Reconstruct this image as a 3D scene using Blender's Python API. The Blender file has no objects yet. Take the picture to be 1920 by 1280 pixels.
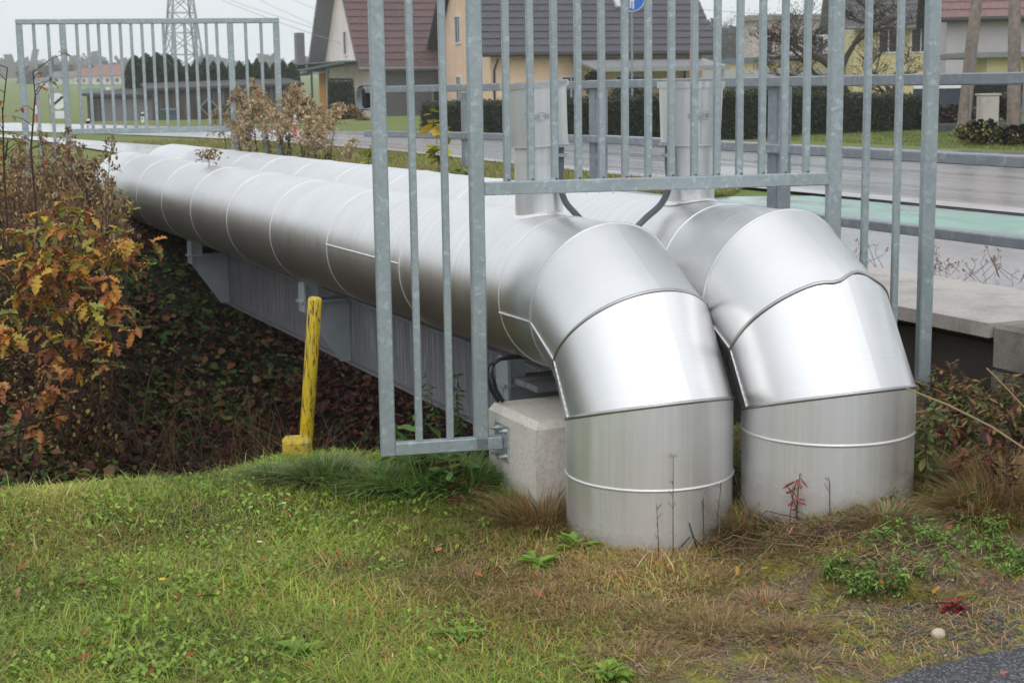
import bpy, bmesh, math, random
import numpy as np
from mathutils import Vector, Matrix
# ------------------------------------------------------------------ camera, world, light
SC = bpy.context.scene
COL = SC.collection
F_PX, PITCH, ROLL, YAW, EYE = 2911.3, 9.3599, -0.8389, 24.2367, 1.75
cam_d = bpy.data.cameras.new('camera'); cam = bpy.data.objects.new('camera', cam_d); COL.objects.link(cam)
cam_d.sensor_width = 36; cam_d.lens = F_PX/1920*36; cam_d.clip_start = .1; cam_d.clip_end = 6000
_p, _r, _y = map(math.radians, (PITCH, ROLL, YAW))
CF = Vector((math.sin(_y)*math.cos(_p), math.cos(_y)*math.cos(_p), -math.sin(_p)))
_R0 = Vector((math.cos(_y), -math.sin(_y), 0)); _U0 = _R0.cross(CF)
CR = _R0*math.cos(_r) + _U0*math.sin(_r); CU = -_R0*math.sin(_r) + _U0*math.cos(_r)
CC = Vector((0, 0, EYE))
cam.matrix_world = Matrix(((CR.x, CU.x, -CF.x, 0), (CR.y, CU.y, -CF.y, 0), (CR.z, CU.z, -CF.z, EYE), (0, 0, 0, 1)))
cam_d.dof.use_dof = True; cam_d.dof.focus_distance = 6.6; cam_d.dof.aperture_fstop = 8
SC.camera = cam
RH = Vector((math.cos(_y), -math.sin(_y), 0)); FH = Vector((math.sin(_y), math.cos(_y), 0))
def ray(px, py): return CF + CR*((px-960)/F_PX) - CU*((py-640)/F_PX)
def at(px, py, d): return CC + ray(px, py)*d                 # point seen there at depth d metres
SUN_EL, SUN_AZ = 55, 200
w = bpy.data.worlds.new('World'); SC.world = w; w.use_nodes = True
nt = w.node_tree; nt.nodes.clear(); N = nt.nodes.new; L = nt.links.new
sky = N('ShaderNodeTexSky'); sky.sky_type = 'NISHITA'; sky.sun_disc = False
sky.sun_elevation = math.radians(SUN_EL); sky.sun_rotation = math.radians(SUN_AZ); sky.air_density = 1; sky.dust_density = 5
hsv = N('ShaderNodeHueSaturation'); hsv.inputs['Saturation'].default_value = .25; L(sky.outputs[0], hsv.inputs['Color'])
b1 = N('ShaderNodeBackground'); b1.inputs['Strength'].default_value = .05; L(hsv.outputs[0], b1.inputs['Color'])
tc = N('ShaderNodeTexCoord'); mp = N('ShaderNodeMapping'); mp.inputs['Scale'].default_value = (1, 1, 2.5); L(tc.outputs['Generated'], mp.inputs[0])
no = N('ShaderNodeTexNoise'); no.inputs['Scale'].default_value = 2.2; no.inputs['Detail'].default_value = 5; L(mp.outputs[0], no.inputs['Vector'])
cr = N('ShaderNodeValToRGB'); cr.color_ramp.elements[0].position = .3; cr.color_ramp.elements[1].position = .7
cr.color_ramp.elements[0].color = (.68, .715, .76, 1); cr.color_ramp.elements[1].color = (.77, .80, .84, 1); L(no.outputs['Fac'], cr.inputs[0])
sx = N('ShaderNodeSeparateXYZ'); L(tc.outputs['Generated'], sx.inputs[0])
mr = N('ShaderNodeMapRange'); mr.inputs['From Min'].default_value = .0; mr.inputs['From Max'].default_value = .9
mr.inputs['To Min'].default_value = 1.26; mr.inputs['To Max'].default_value = 1.18; L(sx.outputs['Z'], mr.inputs['Value'])
b2 = N('ShaderNodeBackground'); L(cr.outputs[0], b2.inputs['Color']); L(mr.outputs[0], b2.inputs['Strength'])
ad = N('ShaderNodeAddShader'); L(b1.outputs[0], ad.inputs[0]); L(b2.outputs[0], ad.inputs[1])
wo = N('ShaderNodeOutputWorld'); L(ad.outputs[0], wo.inputs['Surface'])
sd = bpy.data.lights.new('sun', 'SUN'); sd.energy = .5; sd.angle = math.radians(120); sd.color = (1, .97, .93)
sun = bpy.data.objects.new('sun', sd); COL.objects.link(sun)
sun.rotation_euler = (math.radians(90-SUN_EL), 0, math.radians(180-SUN_AZ))
SC.view_settings.view_transform = 'Standard'; SC.view_settings.look = 'None'; SC.view_settings.gamma = 1
SC.view_settings.exposure = 0.0
SC.render.resolution_x = 1024; SC.render.resolution_y = 682
try:
    SC.cycles.max_bounces = 6; SC.cycles.volume_bounces = 2; SC.cycles.transparent_max_bounces = 8
except Exception: pass
rng = np.random.default_rng(7); random.seed(7)
# ------------------------------------------------------------------ materials
class NT:
    def __init__(s, name):
        s.m = bpy.data.materials.new(name); s.m.use_nodes = True; s.t = s.m.node_tree
        s.b = s.t.nodes['Principled BSDF']; s.tc = None
    def n(s, k, **kw):
        o = s.t.nodes.new(k)
        for a, v in kw.items(): setattr(o, a, v)
        return o
    def l(s, a, b): s.t.links.new(a, b)
    def co(s, kind='Object', scale=(1, 1, 1), rot=(0, 0, 0)):
        tc = s.n('ShaderNodeTexCoord'); mp = s.n('ShaderNodeMapping'); mp.inputs['Scale'].default_value = scale; mp.inputs['Rotation'].default_value = rot
        s.l(tc.outputs[kind], mp.inputs[0]); return mp.outputs[0]
    def ring(s, fu, fv):
        """coordinates that run along a pipe (u) and close seamlessly round it (v)"""
        tc = s.n('ShaderNodeTexCoord'); sp = s.n('ShaderNodeSeparateXYZ'); s.l(tc.outputs['UV'], sp.inputs[0]); cb = s.n('ShaderNodeCombineXYZ')
        def m(op, a, b=None):
            o = s.n('ShaderNodeMath', operation=op); s.l(a, o.inputs[0])
            if b is not None: o.inputs[1].default_value = b
            return o.outputs[0]
        a = m('MULTIPLY', sp.outputs['Y'], 2*math.pi); k = fv/(2*math.pi)
        s.l(m('MULTIPLY', sp.outputs['X'], fu), cb.inputs[0]); s.l(m('MULTIPLY', m('COSINE', a), k), cb.inputs[1]); s.l(m('MULTIPLY', m('SINE', a), k), cb.inputs[2])
        return cb.outputs[0]
    def noise(s, v, scale, detail=4, rough=.55, dist=0):
        o = s.n('ShaderNodeTexNoise'); o.inputs['Scale'].default_value = scale; o.inputs['Detail'].default_value = detail
        o.inputs['Roughness'].default_value = rough; o.inputs['Distortion'].default_value = dist; s.l(v, o.inputs['Vector']); return o.outputs['Fac']
    def ramp(s, f, stops):
        o = s.n('ShaderNodeValToRGB'); e = o.color_ramp.elements
        while len(e) < len(stops): e.new(.5)
        for i, (p, c) in enumerate(stops):
            e[i].position = p
            if not hasattr(c, '__len__'): c = (c, c, c)
            e[i].color = (*c, 1)
        s.l(f, o.inputs[0]); return o.outputs[0]
    def mix(s, f, a, b, mode='MIX'):
        o = s.n('ShaderNodeMix', data_type='RGBA', blend_type=mode)
        for v, i in ((f, o.inputs[0]), (a, o.inputs[6]), (b, o.inputs[7])):
            if hasattr(v, 'node') or hasattr(v, 'links'): s.l(v, i)
            elif hasattr(v, '__len__'): i.default_value = (*v, 1)
            else: i.default_value = v
        return o.outputs[2]
    def bump(s, h, strength=.3, dist=.01):
        o = s.n('ShaderNodeBump'); o.inputs['Strength'].default_value = strength; o.inputs['Distance'].default_value = dist
        s.l(h, o.inputs['Height']); s.l(o.outputs[0], s.b.inputs['Normal'])
    def set(s, **kw):
        for k, v in kw.items():
            i = s.b.inputs[k.replace('_', ' ')]
            if hasattr(v, 'node') or hasattr(v, 'links'): s.l(v, i)
            elif hasattr(v, '__len__'): i.default_value = (*v, 1)
            else: i.default_value = v
        return s
def plain(name, col, rough=.6, metal=0, var=.18, sc=6, bump=.15):
    s = NT(name); v = s.co(); f = s.noise(v, sc, 6)
    c2 = tuple(c*(1-var) for c in col); c3 = tuple(min(1, c*(1+var)) for c in col)
    s.set(Base_Color=s.ramp(f, [(.3, c2), (.7, c3)]), Roughness=rough, Metallic=metal)
    if bump: s.bump(s.noise(v, sc*9, 4), bump, .01)
    return s.m
def mat_steel(name='brushed_steel', streak=1., rough=.3, grime=True, tone=.80, fr=(420, 2.2, 1), splash=False):
    s = NT(name); uv = s.co('UV')
    uvs = s.ring(fr[0], fr[1]); fine = s.noise(uvs, 1, 3, .6)          # fine rings round the pipe
    uvm = s.ring(60, 1.5) if fr[0] > 100 else s.ring(1.5, 20); med = s.noise(uvm, 1, 3)
    blot = s.noise(s.co('Object', (1.6, 1.6, 1.6)), 1.5, 5, .6)
    sp = s.noise(s.co('Object'), 260, 2)
    kk = .80 if grime else .92; base = s.ramp(fine, [(.32, (tone*kk, tone*kk, tone*kk)), (.68, (tone*1.06, tone*1.06, tone*1.055))])
    base = s.mix(.35, base, s.ramp(blot, [(.35, (tone*.86,)*3), (.65, (tone*1.05,)*3)]))
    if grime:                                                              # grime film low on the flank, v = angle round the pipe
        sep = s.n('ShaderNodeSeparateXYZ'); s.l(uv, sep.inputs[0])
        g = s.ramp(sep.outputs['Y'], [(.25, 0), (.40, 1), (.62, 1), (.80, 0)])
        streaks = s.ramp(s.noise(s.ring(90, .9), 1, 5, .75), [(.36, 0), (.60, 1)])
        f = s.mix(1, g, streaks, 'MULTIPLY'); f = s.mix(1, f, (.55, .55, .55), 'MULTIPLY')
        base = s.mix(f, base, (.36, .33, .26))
    metal = 1.
    if splash:                                                             # dried mud thrown up on the lowest hand's breadth of the sheet
        sz = s.n('ShaderNodeSeparateXYZ'); s.l(s.co('Object'), sz.inputs[0]); nz_ = s.noise(s.co('Object'), 14, 6, .7); ms_ = s.n('ShaderNodeMath', operation='MULTIPLY_ADD'); s.l(nz_, ms_.inputs[0]); ms_.inputs[1].default_value = -.22; s.l(sz.outputs['Z'], ms_.inputs[2])
        sp_ = s.n('ShaderNodeMath', operation='MULTIPLY'); s.l(nz_, sp_.inputs[0]); sp_.inputs[1].default_value = 1.; mf = s.ramp(ms_.outputs[0], [(.0, .42), (.02, .2), (.09, 0)])
        spk = s.ramp(s.noise(s.co('Object'), 90, 3, .6), [(.62, 0), (.70, .4)]); zf_ = s.ramp(sz.outputs['Z'], [(.05, 1), (.30, 0)]); mf2 = s.mix(1, mf, s.mix(1, spk, zf_, 'MULTIPLY'), 'LIGHTEN')
        base = s.mix(mf2, base, (.22, .18, .13)); metal = s.ramp(mf2, [(0, 1), (.8, .1)])
    rr = s.ramp(med, [(.3, rough*.8), (.7, rough*1.25)]); rr = s.mix(.4, rr, s.ramp(sp, [(.4, rough*.8), (.6, rough*1.3)]))
    s.set(Base_Color=base, Roughness=rr, Metallic=metal)
    h = s.mix(.5, fine, s.noise(s.co('Object', (1, 1, 1)), 5, 2)); s.bump(h, .10*streak, .004)
    return s.m
def mat_galv(name, base=(.33, .385, .40), metal=.35, rough=.5, sc=1.):
    s = NT(name); v = s.co()
    vo = s.n('ShaderNodeTexVoronoi'); vo.inputs['Scale'].default_value = 55*sc; vo.inputs['Randomness'].default_value = 1
    dv = s.n('ShaderNodeVectorMath', operation='ADD'); nz = s.n('ShaderNodeTexNoise'); nz.inputs['Scale'].default_value = 40; s.l(v, nz.inputs['Vector'])
    ms = s.n('ShaderNodeVectorMath', operation='SCALE'); ms.inputs['Scale'].default_value = .035; s.l(nz.outputs['Color'], ms.inputs[0])
    s.l(v, dv.inputs[0]); s.l(ms.outputs[0], dv.inputs[1]); s.l(dv.outputs[0], vo.inputs['Vector'])
    sg = s.n('ShaderNodeSeparateColor'); s.l(vo.outputs['Color'], sg.inputs[0])
    c = s.ramp(sg.outputs[0], [(.0, tuple(x*.80 for x in base)), (.75, base), (.93, tuple(x*1.22 for x in base)), (1, tuple(min(1, x*1.6) for x in base))])
    c = s.mix(.5, c, s.ramp(s.noise(v, 3, 5), [(.3, tuple(x*.8 for x in base)), (.7, tuple(x*1.15 for x in base))]))
    s.set(Base_Color=c, Metallic=metal, Roughness=s.ramp(sg.outputs[1], [(0, rough*.75), (1, rough*1.2)]))
    s.bump(s.noise(v, 120, 3), .2, .002)
    return s.m
def mat_leaf(name, rough=.5, trans=.25, spec=.4):
    s = NT(name); a = s.n('ShaderNodeAttribute', attribute_name='Col')
    s.set(Base_Color=a.outputs['Color'], Roughness=rough); s.b.inputs['Specular IOR Level'].default_value = spec
    if trans:
        tr = s.n('ShaderNodeBsdfTranslucent'); s.l(a.outputs['Color'], tr.inputs['Color']); mx = s.n('ShaderNodeMixShader'); mx.inputs[0].default_value = trans
        out = s.t.nodes['Material Output']; s.l(s.b.outputs[0], mx.inputs[1]); s.l(tr.outputs[0], mx.inputs[2]); s.l(mx.outputs[0], out.inputs['Surface'])
    return s.m
def mat_asphalt(name, base, rough=(.12, .45), streak=(2.2, .12, 1), sc=1.5, tint=(1, 1, 1), wet=1., worn=0):
    s = NT(name); v = s.co(scale=streak); f = s.noise(v, sc, 6, .6, .3); g = s.noise(s.co(), 160, 3)
    c = s.ramp(f, [(.3, tuple(base*.7*t for t in tint)), (.7, tuple(base*1.3*t for t in tint))])
    c = s.mix(.3, c, s.ramp(g, [(.35, base*.5), (.7, base*2)]))
    if worn: c = s.mix(s.ramp(s.noise(s.co(scale=(1.2, .5, 1)), 2.6, 7, .75), [(.46, 0), (.62, worn)]), c, (.20, .21, .205))
    f2 = s.noise(s.co(scale=(streak[0]*.6, streak[1]*.6, 1)), sc*1.7, 5, .6)
    s.set(Base_Color=c, Roughness=s.ramp(f2, [(.36, rough[0]), (.62, rough[1])])); s.b.inputs['Coat Weight'].default_value = wet; s.b.inputs['Coat Roughness'].default_value = .2; s.b.inputs['Coat IOR'].default_value = 1.6
    s.bump(g, .15 if not wet else .03, .002); return s.m
M = {}
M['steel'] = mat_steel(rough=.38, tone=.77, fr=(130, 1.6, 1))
M['steel_plain'] = mat_steel('steel_sheet', .4, .46, False, .84, (3, 130, 1))
M['steel_base'] = mat_steel('steel_base_sheet', .4, .46, False, .84, (3, 130, 1), True)
M['steel_elbow'] = mat_steel('steel_elbow_sheet', .9, .34, False, .77)
M['band'] = plain('bright_seam_band', (.66, .66, .66), .35, .6, .05)
M['seam'] = plain('seam_dull_metal', (.42, .42, .42), .35, 1, .1)
M['galv'] = mat_galv('galvanised_spangle')
M['galv_dark'] = mat_galv('galvanised_rail', (.25, .28, .31), .3, .4, .7)
M['zinc_bright'] = mat_galv('zinc_plate', (.5, .54, .56), .7, .35, 1.5)
M['black'] = plain('black_rubber', (.02, .02, .022), .4, 0, .1)
M['hose'] = plain('grey_plastic_hose', (.13, .14, .15), .45, 0, .1)
M['concrete_block'] = None
M['dark_void'] = plain('dark_interior', (.01, .01, .012), .8, 0, .1)
def mat_concrete(name, base, dirt=(.12, .11, .08), dirt_amt=.5, top_dirt=False, rough=.8):
    s = NT(name); v = s.co(); f = s.noise(v, 3, 8, .65); g = s.noise(v, 70, 4); 
    c = s.ramp(g, [(.3, tuple(x*.82 for x in base)), (.5, base), (.75, tuple(min(1, x*1.15) for x in base))])
    c = s.mix(s.ramp(f, [(.5, 0), (.72, dirt_amt)]), c, dirt)
    vo = s.n('ShaderNodeTexVoronoi'); vo.inputs['Scale'].default_value = 45; s.l(v, vo.inputs['Vector'])
    pit = s.ramp(vo.outputs['Distance'], [(.05, 1), (.13, 0)]); c = s.mix(s.mix(1, pit, (.5, .5, .5), 'MULTIPLY'), c, tuple(x*.35 for x in base))
    s.set(Base_Color=c, Roughness=rough); s.bump(g, .4, .004); return s.m
M['concrete_block'] = mat_concrete('pale_concrete', (.60, .56, .50), (.20, .19, .11), .6)
M['concrete'] = mat_concrete('old_concrete', (.46, .42, .38), (.16, .145, .12), .65, rough=.55)
M['concrete_wall'] = mat_concrete('stained_concrete', (.26, .24, .21), (.07, .07, .045), .85, rough=.8)
M['concrete_dark'] = mat_concrete('shade_dark_concrete', (.07, .055, .045), (.02, .02, .012), .8)  # recess shade under the slab put into this colour; pedestal darkened with it
def mat_beam():
    s = NT('weathered_zinc_girder'); v = s.co(scale=(1, 28, 1.2)); f = s.noise(v, 1.6, 5, .7); g = s.noise(s.co(), 2.0, 5)
    c = s.ramp(f, [(.42, (.15, .15, .165)), (.56, (.24, .24, .26)), (.72, (.50, .50, .53))])
    c = s.mix(s.ramp(g, [(.5, 0), (.7, .6)]), c, (.16, .16, .175))
    s.set(Base_Color=c, Roughness=.55, Metallic=.15); return s.m
M['beam'] = mat_beam(); M['gusset'] = plain('grey_zinc_gusset', (.34, .38, .40), .5, .2, .12)
def mat_yellow():
    s = NT('worn_yellow_paint'); v = s.co(scale=(85, 85, 9)); f = s.noise(v, 1, 5, .75, .6)
    c = s.ramp(f, [(.43, (.06, .045, .02)), (.47, (.55, .38, .01)), (.8, (.74, .54, .015))])
    c = s.mix(s.ramp(s.noise(s.co(), 9, 5), [(.5, 0), (.75, .5)]), c, (.40, .30, .05))
    s.set(Base_Color=c, Roughness=.5); s.bump(f, .4, .003); return s.m
M['yellow'] = mat_yellow()
def mat_yellow2():
    s = NT('flaking_yellow_concrete'); v = s.co(); f = s.noise(v, 40, 6, .75)
    c = s.ramp(f, [(.40, (.16, .15, .10)), (.47, (.50, .36, .03)), (.8, (.70, .52, .04))])
    s.set(Base_Color=c, Roughness=.8); s.bump(f, .8, .008); return s.m
M['yellow_concrete'] = mat_yellow2()
M['leaf'] = mat_leaf('foliage'); M['blade'] = mat_leaf('grass_blade', .45, .3, .5); M['dry'] = mat_leaf('dry_plant', .8, .15, .1)
M['bank_leaf'] = mat_leaf('bramble_leaf', .6, .15, .25)
M['bark'] = plain('bark', (.05, .04, .03), .9, 0, .3, 20)
M['stem'] = plain('dry_stem', (.10, .065, .04), .9, 0, .3, 20)
def mat_lawn():
    s = NT('lawn_soil'); v = s.co(); f = s.noise(v, 5, 7, .65); g = s.noise(v, 90, 4); h = s.noise(v, 1.3, 4)
    soil = s.ramp(g, [(.3, (.08, .056, .037)), (.5, (.16, .12, .08)), (.72, (.30, .25, .18))])
    moss = s.ramp(g, [(.3, (.11, .115, .014)), (.7, (.30, .29, .04))])
    c = s.mix(s.ramp(f, [(.46, 0), (.58, 1)]), soil, moss)
    a = s.n('ShaderNodeAttribute', attribute_name='Col'); sep = s.n('ShaderNodeSeparateColor'); s.l(a.outputs['Color'], sep.inputs[0])
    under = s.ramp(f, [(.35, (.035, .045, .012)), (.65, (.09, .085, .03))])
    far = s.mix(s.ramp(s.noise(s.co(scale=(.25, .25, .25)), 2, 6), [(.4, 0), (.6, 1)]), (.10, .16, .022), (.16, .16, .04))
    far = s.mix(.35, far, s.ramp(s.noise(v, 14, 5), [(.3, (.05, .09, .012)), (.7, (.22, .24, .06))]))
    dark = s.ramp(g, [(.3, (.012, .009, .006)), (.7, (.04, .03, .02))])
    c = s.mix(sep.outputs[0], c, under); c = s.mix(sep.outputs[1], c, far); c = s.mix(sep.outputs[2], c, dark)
    s.set(Base_Color=c, Roughness=.8); s.b.inputs['Specular IOR Level'].default_value = .25
    s.bump(s.mix(.5, g, f), .8, .02); return s.m
M['ground'] = mat_lawn()
M['road'] = mat_asphalt('wet_road_asphalt', .21, (.10, .5), (1.6, .07, 1), 1.3)
M['path'] = mat_asphalt('wet_path_asphalt', .16, (.10, .5), (1.2, .35, 1), 1.2)
def mat_chip():
    s = NT('near_asphalt'); v = s.co(); vo = s.n('ShaderNodeTexVoronoi'); vo.inputs['Scale'].default_value = 130; s.l(v, vo.inputs['Vector']); sg = s.n('ShaderNodeSeparateColor'); s.l(vo.outputs['Color'], sg.inputs[0])
    c = s.ramp(sg.outputs[0], [(0, (.035, .037, .042)), (.6, (.085, .088, .098)), (1, (.26, .26, .27))]); c = s.mix(s.ramp(vo.outputs['Distance'], [(.35, 0), (.7, .8)]), c, (.02, .02, .022))
    s.set(Base_Color=c, Roughness=.42); s.bump(vo.outputs['Distance'], .9, -.006); return s.m
M['near_asphalt'] = mat_chip()
M['green'] = mat_asphalt('worn_green_paint', .34, (.14, .55), (1.4, .35, 1), 1.4, (.24, 1.15, .76), .5, .8)
M['white_line'] = mat_asphalt('worn_white_line', .55, (.3, .6), (2, .4, 1), 2, worn=.6)
def mat_wall(name, col, var=.08): return plain(name, col, .85, 0, var, 1.2, .1)
def mat_tiles(name, col, u=3.2):
    s = NT(name); v = s.co('UV'); f = s.noise(v, .5, 4); g = s.noise(v, 7, 3)
    wv = s.n('ShaderNodeTexWave', wave_type='BANDS', bands_direction='X', wave_profile='SIN'); wv.inputs['Scale'].default_value = u; s.l(v, wv.inputs['Vector'])
    c = s.ramp(g, [(.3, tuple(x*.75 for x in col)), (.7, tuple(x*1.25 for x in col))]); c = s.mix(.5, c, s.ramp(f, [(.3, tuple(x*.8 for x in col)), (.7, tuple(x*1.2 for x in col))]))
    s.set(Base_Color=c, Roughness=.45); s.bump(wv.outputs['Fac'], .8, .05); return s.m
def mat_wood():
    s = NT('weathered_boards'); v = s.co('UV', (5, .2, 1)); f = s.noise(v, 1.2, 4, .7); 
    br = s.n('ShaderNodeTexWave', wave_type='BANDS', bands_direction='X', wave_profile='SAW'); br.inputs['Scale'].default_value = 1.1; s.l(s.co('UV'), br.inputs['Vector'])
    c = s.ramp(f, [(.35, (.035, .028, .025)), (.55, (.09, .075, .065)), (.7, (.20, .165, .13))])
    c = s.mix(s.ramp(br.outputs['Fac'], [(.0, .9), (.08, 0)]), c, (.01, .01, .01)); s.set(Base_Color=c, Roughness=.85); return s.m
M['wood'] = mat_wood()
M['window'] = plain('window_glass', (.02, .025, .03), .12, 0, .2, 2, 0)
M['skylight'] = plain('skylight_glass', (.5, .53, .56), .1, .7, .1, 2, 0)
# ------------------------------------------------------------------ mesh helpers
class MB:
    def __init__(s): s.v = []; s.f = []; s.mi = []; s.uv = []; s.sm = []
    def add(s, vs, fs, mi=0, uvs=None, smooth=False):
        o = len(s.v); s.v += [tuple(v) for v in vs]
        for k, f in enumerate(fs):
            s.f.append([i+o for i in f]); s.mi.append(mi); s.sm.append(smooth)
            s.uv.append([uvs[i] for i in f] if uvs else [(0, 0)]*len(f))
        return s
    def box(s, c, size, ax=None, mi=0, bev=0):
        c = Vector(c); ax = ax or (Vector((1, 0, 0)), Vector((0, 1, 0)), Vector((0, 0, 1))); h = [x/2 for x in size]
        if bev:
            b = bev; vs = []
            for sx in (-1, 1):
                for sy in (-1, 1):
                    for sz in (-1, 1):
                        for q in range(3):
                            d = [h[0]-b, h[1]-b, h[2]-b]; d[q] = h[q]
                            vs.append(c+ax[0]*sx*d[0]+ax[1]*sy*d[1]+ax[2]*sz*d[2])
            bm = bmesh.new(); [bm.verts.new(v) for v in vs]; bmesh.ops.convex_hull(bm, input=bm.verts[:]); bm.verts.index_update()
            bmesh.ops.dissolve_limit(bm, angle_limit=.01, verts=bm.verts[:], edges=bm.edges[:]); bm.verts.index_update()
            s.add([v.co.copy() for v in bm.verts], [[v.index for v in f.verts] for f in bm.faces], mi); bm.free(); return s
        vs = [c+ax[0]*i*h[0]+ax[1]*j*h[1]+ax[2]*k*h[2] for k in (-1, 1) for j in (-1, 1) for i in (-1, 1)]
        fs = [(0, 2, 3, 1), (4, 5, 7, 6), (0, 1, 5, 4), (2, 6, 7, 3), (0, 4, 6, 2), (1, 3, 7, 5)]
        sz = size
        for f in fs:
            a, b, cc = vs[f[0]], vs[f[1]], vs[f[3]]; u = (b-a).length; w_ = (cc-a).length
            if f in (fs[2], fs[3], fs[4], fs[5]):
                uv = {}
                for i in f:
                    p = vs[i]-c; uv[i] = ((p.dot(ax[0])+p.dot(ax[1])), p.dot(ax[2]))
            else: uv = {i: ((vs[i]-c).dot(ax[0]), (vs[i]-c).dot(ax[1])) for i in f}
            o = len(s.v); s.v += [tuple(vs[i]) for i in f]; s.f.append([o, o+1, o+2, o+3]); s.mi.append(mi); s.sm.append(False); s.uv.append([uv[i] for i in f])
        return s
    def bar(s, a, b, w_, d_, up=(0, 0, 1), mi=0, bev=0):
        a, b = Vector(a), Vector(b); z = (b-a); l = z.length; z = z/l; up = Vector(up)
        if abs(z.dot(up)) > .95: up = Vector((0, 1, 0))
        x = up.cross(z).normalized(); y = z.cross(x); return s.box((a+b)/2, (w_, d_, l), (x, y, z), mi, bev)
    def tube(s, pts, r, n=10, mi=0, caps=True, smooth=True, u0=0):
        pts = [Vector(p) for p in pts]; rs = r if hasattr(r, '__len__') else [r]*len(pts); vs = []; uvs = []; ref = None; acc = u0
        for i, p in enumerate(pts):
            t = (pts[min(i+1, len(pts)-1)]-pts[max(i-1, 0)]).normalized()
            if ref is None: ref = Vector((0, 0, 1)) if abs(t.z) < .9 else Vector((1, 0, 0))
            x = ref.cross(t).normalized(); y = t.cross(x); ref = y if False else ref
            if i: acc += (p-pts[i-1]).length
            for k in range(n+1):
                a = 2*math.pi*k/n; vs.append(p+x*math.cos(a)*rs[i]+y*math.sin(a)*rs[i]); uvs.append((acc, k/n))
        m = n+1; fs = [(i*m+k, i*m+k+1, (i+1)*m+k+1, (i+1)*m+k) for i in range(len(pts)-1) for k in range(n)]
        s.add(vs, fs, mi, uvs, smooth)
        if caps:
            for i in (0, len(pts)-1): s.add([vs[i*m+k] for k in range(n)], [tuple(range(n))], mi)
        return s
    def rings(s, rows, mi=0, u=None, smooth=True):     # rows: closed loops of equal count
        n = len(rows[0]); vs = []; uvs = []
        for j, r in enumerate(rows):
            for k in range(n+1): vs.append(r[k % n]); uvs.append(((u[j] if u else j*.1), k/n))
        m = n+1; s.add(vs, [(i*m+k, i*m+k+1, (i+1)*m+k+1, (i+1)*m+k) for i in range(len(rows)-1) for k in range(n)], mi, uvs, smooth); return s
    def build(s, name, mat, parent=None, weld=False):
        me = bpy.data.meshes.new(name); me.from_pydata(s.v, [], s.f)
        mats = mat if isinstance(mat, (list, tuple)) else [mat]
        for m in mats: me.materials.append(m)
        me.polygons.foreach_set('material_index', s.mi); me.polygons.foreach_set('use_smooth', s.sm)
        ul = me.uv_layers.new(name='UVMap'); ul.data.foreach_set('uv', [c for f in s.uv for q in f for c in q])
        me.update(); o = bpy.data.objects.new(name, me); COL.objects.link(o)
        if parent: o.parent = parent
        if weld:
            bm = bmesh.new(); bm.from_mesh(me); bmesh.ops.remove_doubles(bm, verts=bm.verts[:], dist=1e-4); bm.to_mesh(me); bm.free()
        return o
def np_mesh(name, V, Fq, cols, mat, parent=None, smooth=False):
    """V (n,3), Fq (m,k) constant-size faces, cols (n,3) point colours"""
    me = bpy.data.meshes.new(name); n, (m, k) = len(V), Fq.shape
    me.vertices.add(n); me.vertices.foreach_set('co', np.asarray(V, np.float32).ravel())
    me.loops.add(m*k); me.loops.foreach_set('vertex_index', Fq.astype(np.int32).ravel())
    me.polygons.add(m); me.polygons.foreach_set('loop_start', np.arange(0, m*k, k, dtype=np.int32))
    me.update(calc_edges=True)
    if cols is not None:
        a = me.color_attributes.new('Col', 'FLOAT_COLOR', 'POINT'); c = np.ones((n, 4), np.float32); c[:, :3] = cols; a.data.foreach_set('color', c.ravel())
    me.polygons.foreach_set('use_smooth', [smooth]*m)
    me.materials.append(mat); o = bpy.data.objects.new(name, me); COL.objects.link(o)
    if parent: o.parent = parent
    return o
def tag(o, label=None, cat=None, group=None, kind=None):
    if label: o['label'] = label
    if cat: o['category'] = cat
    if group: o['group'] = group
    if kind: o['kind'] = kind
    return o
def empty(name, loc, label, cat, group=None):
    o = bpy.data.objects.new(name, None); COL.objects.link(o); o.location = loc; o.empty_display_size = .1
    return tag(o, label, cat, group)
class Thing:
    """collects world-space parts below an Empty standing at the thing's base"""
    def __init__(s, name, loc, label, cat, group=None):
        s.o = empty(name, loc, label, cat, group); s.loc = Vector(loc)
    def part(s, name, mb, mat, parent=None):
        mb.v = [(v[0]-s.loc.x, v[1]-s.loc.y, v[2]-s.loc.z) for v in mb.v]
        return mb.build(name, mat, parent or s.o)
    def npart(s, name, V, Fq, cols, mat, parent=None, smooth=False):
        return np_mesh(name, np.asarray(V)-np.array(s.loc), Fq, cols, mat, parent or s.o, smooth)
def copy_tree(o, parent=None):
    c = o.copy(); COL.objects.link(c)
    if parent: c.parent = parent
    for ch in o.children: copy_tree(ch, c)
    return c
def ss(x): x = np.clip(x, 0, 1); return x*x*(3-2*x)
def fbm(X, Y, sc, seed=0):
    r = np.zeros_like(np.asarray(X, float)); a = 1; g = np.random.default_rng(seed)
    for o in range(4):
        for _ in range(3):
            th = g.uniform(0, 6.28); k = sc*2**o*g.uniform(.7, 1.3); r = r+a*np.sin(k*(X*np.cos(th)+Y*np.sin(th))+g.uniform(0, 6.28))/3
        a *= .55
    return r
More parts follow.
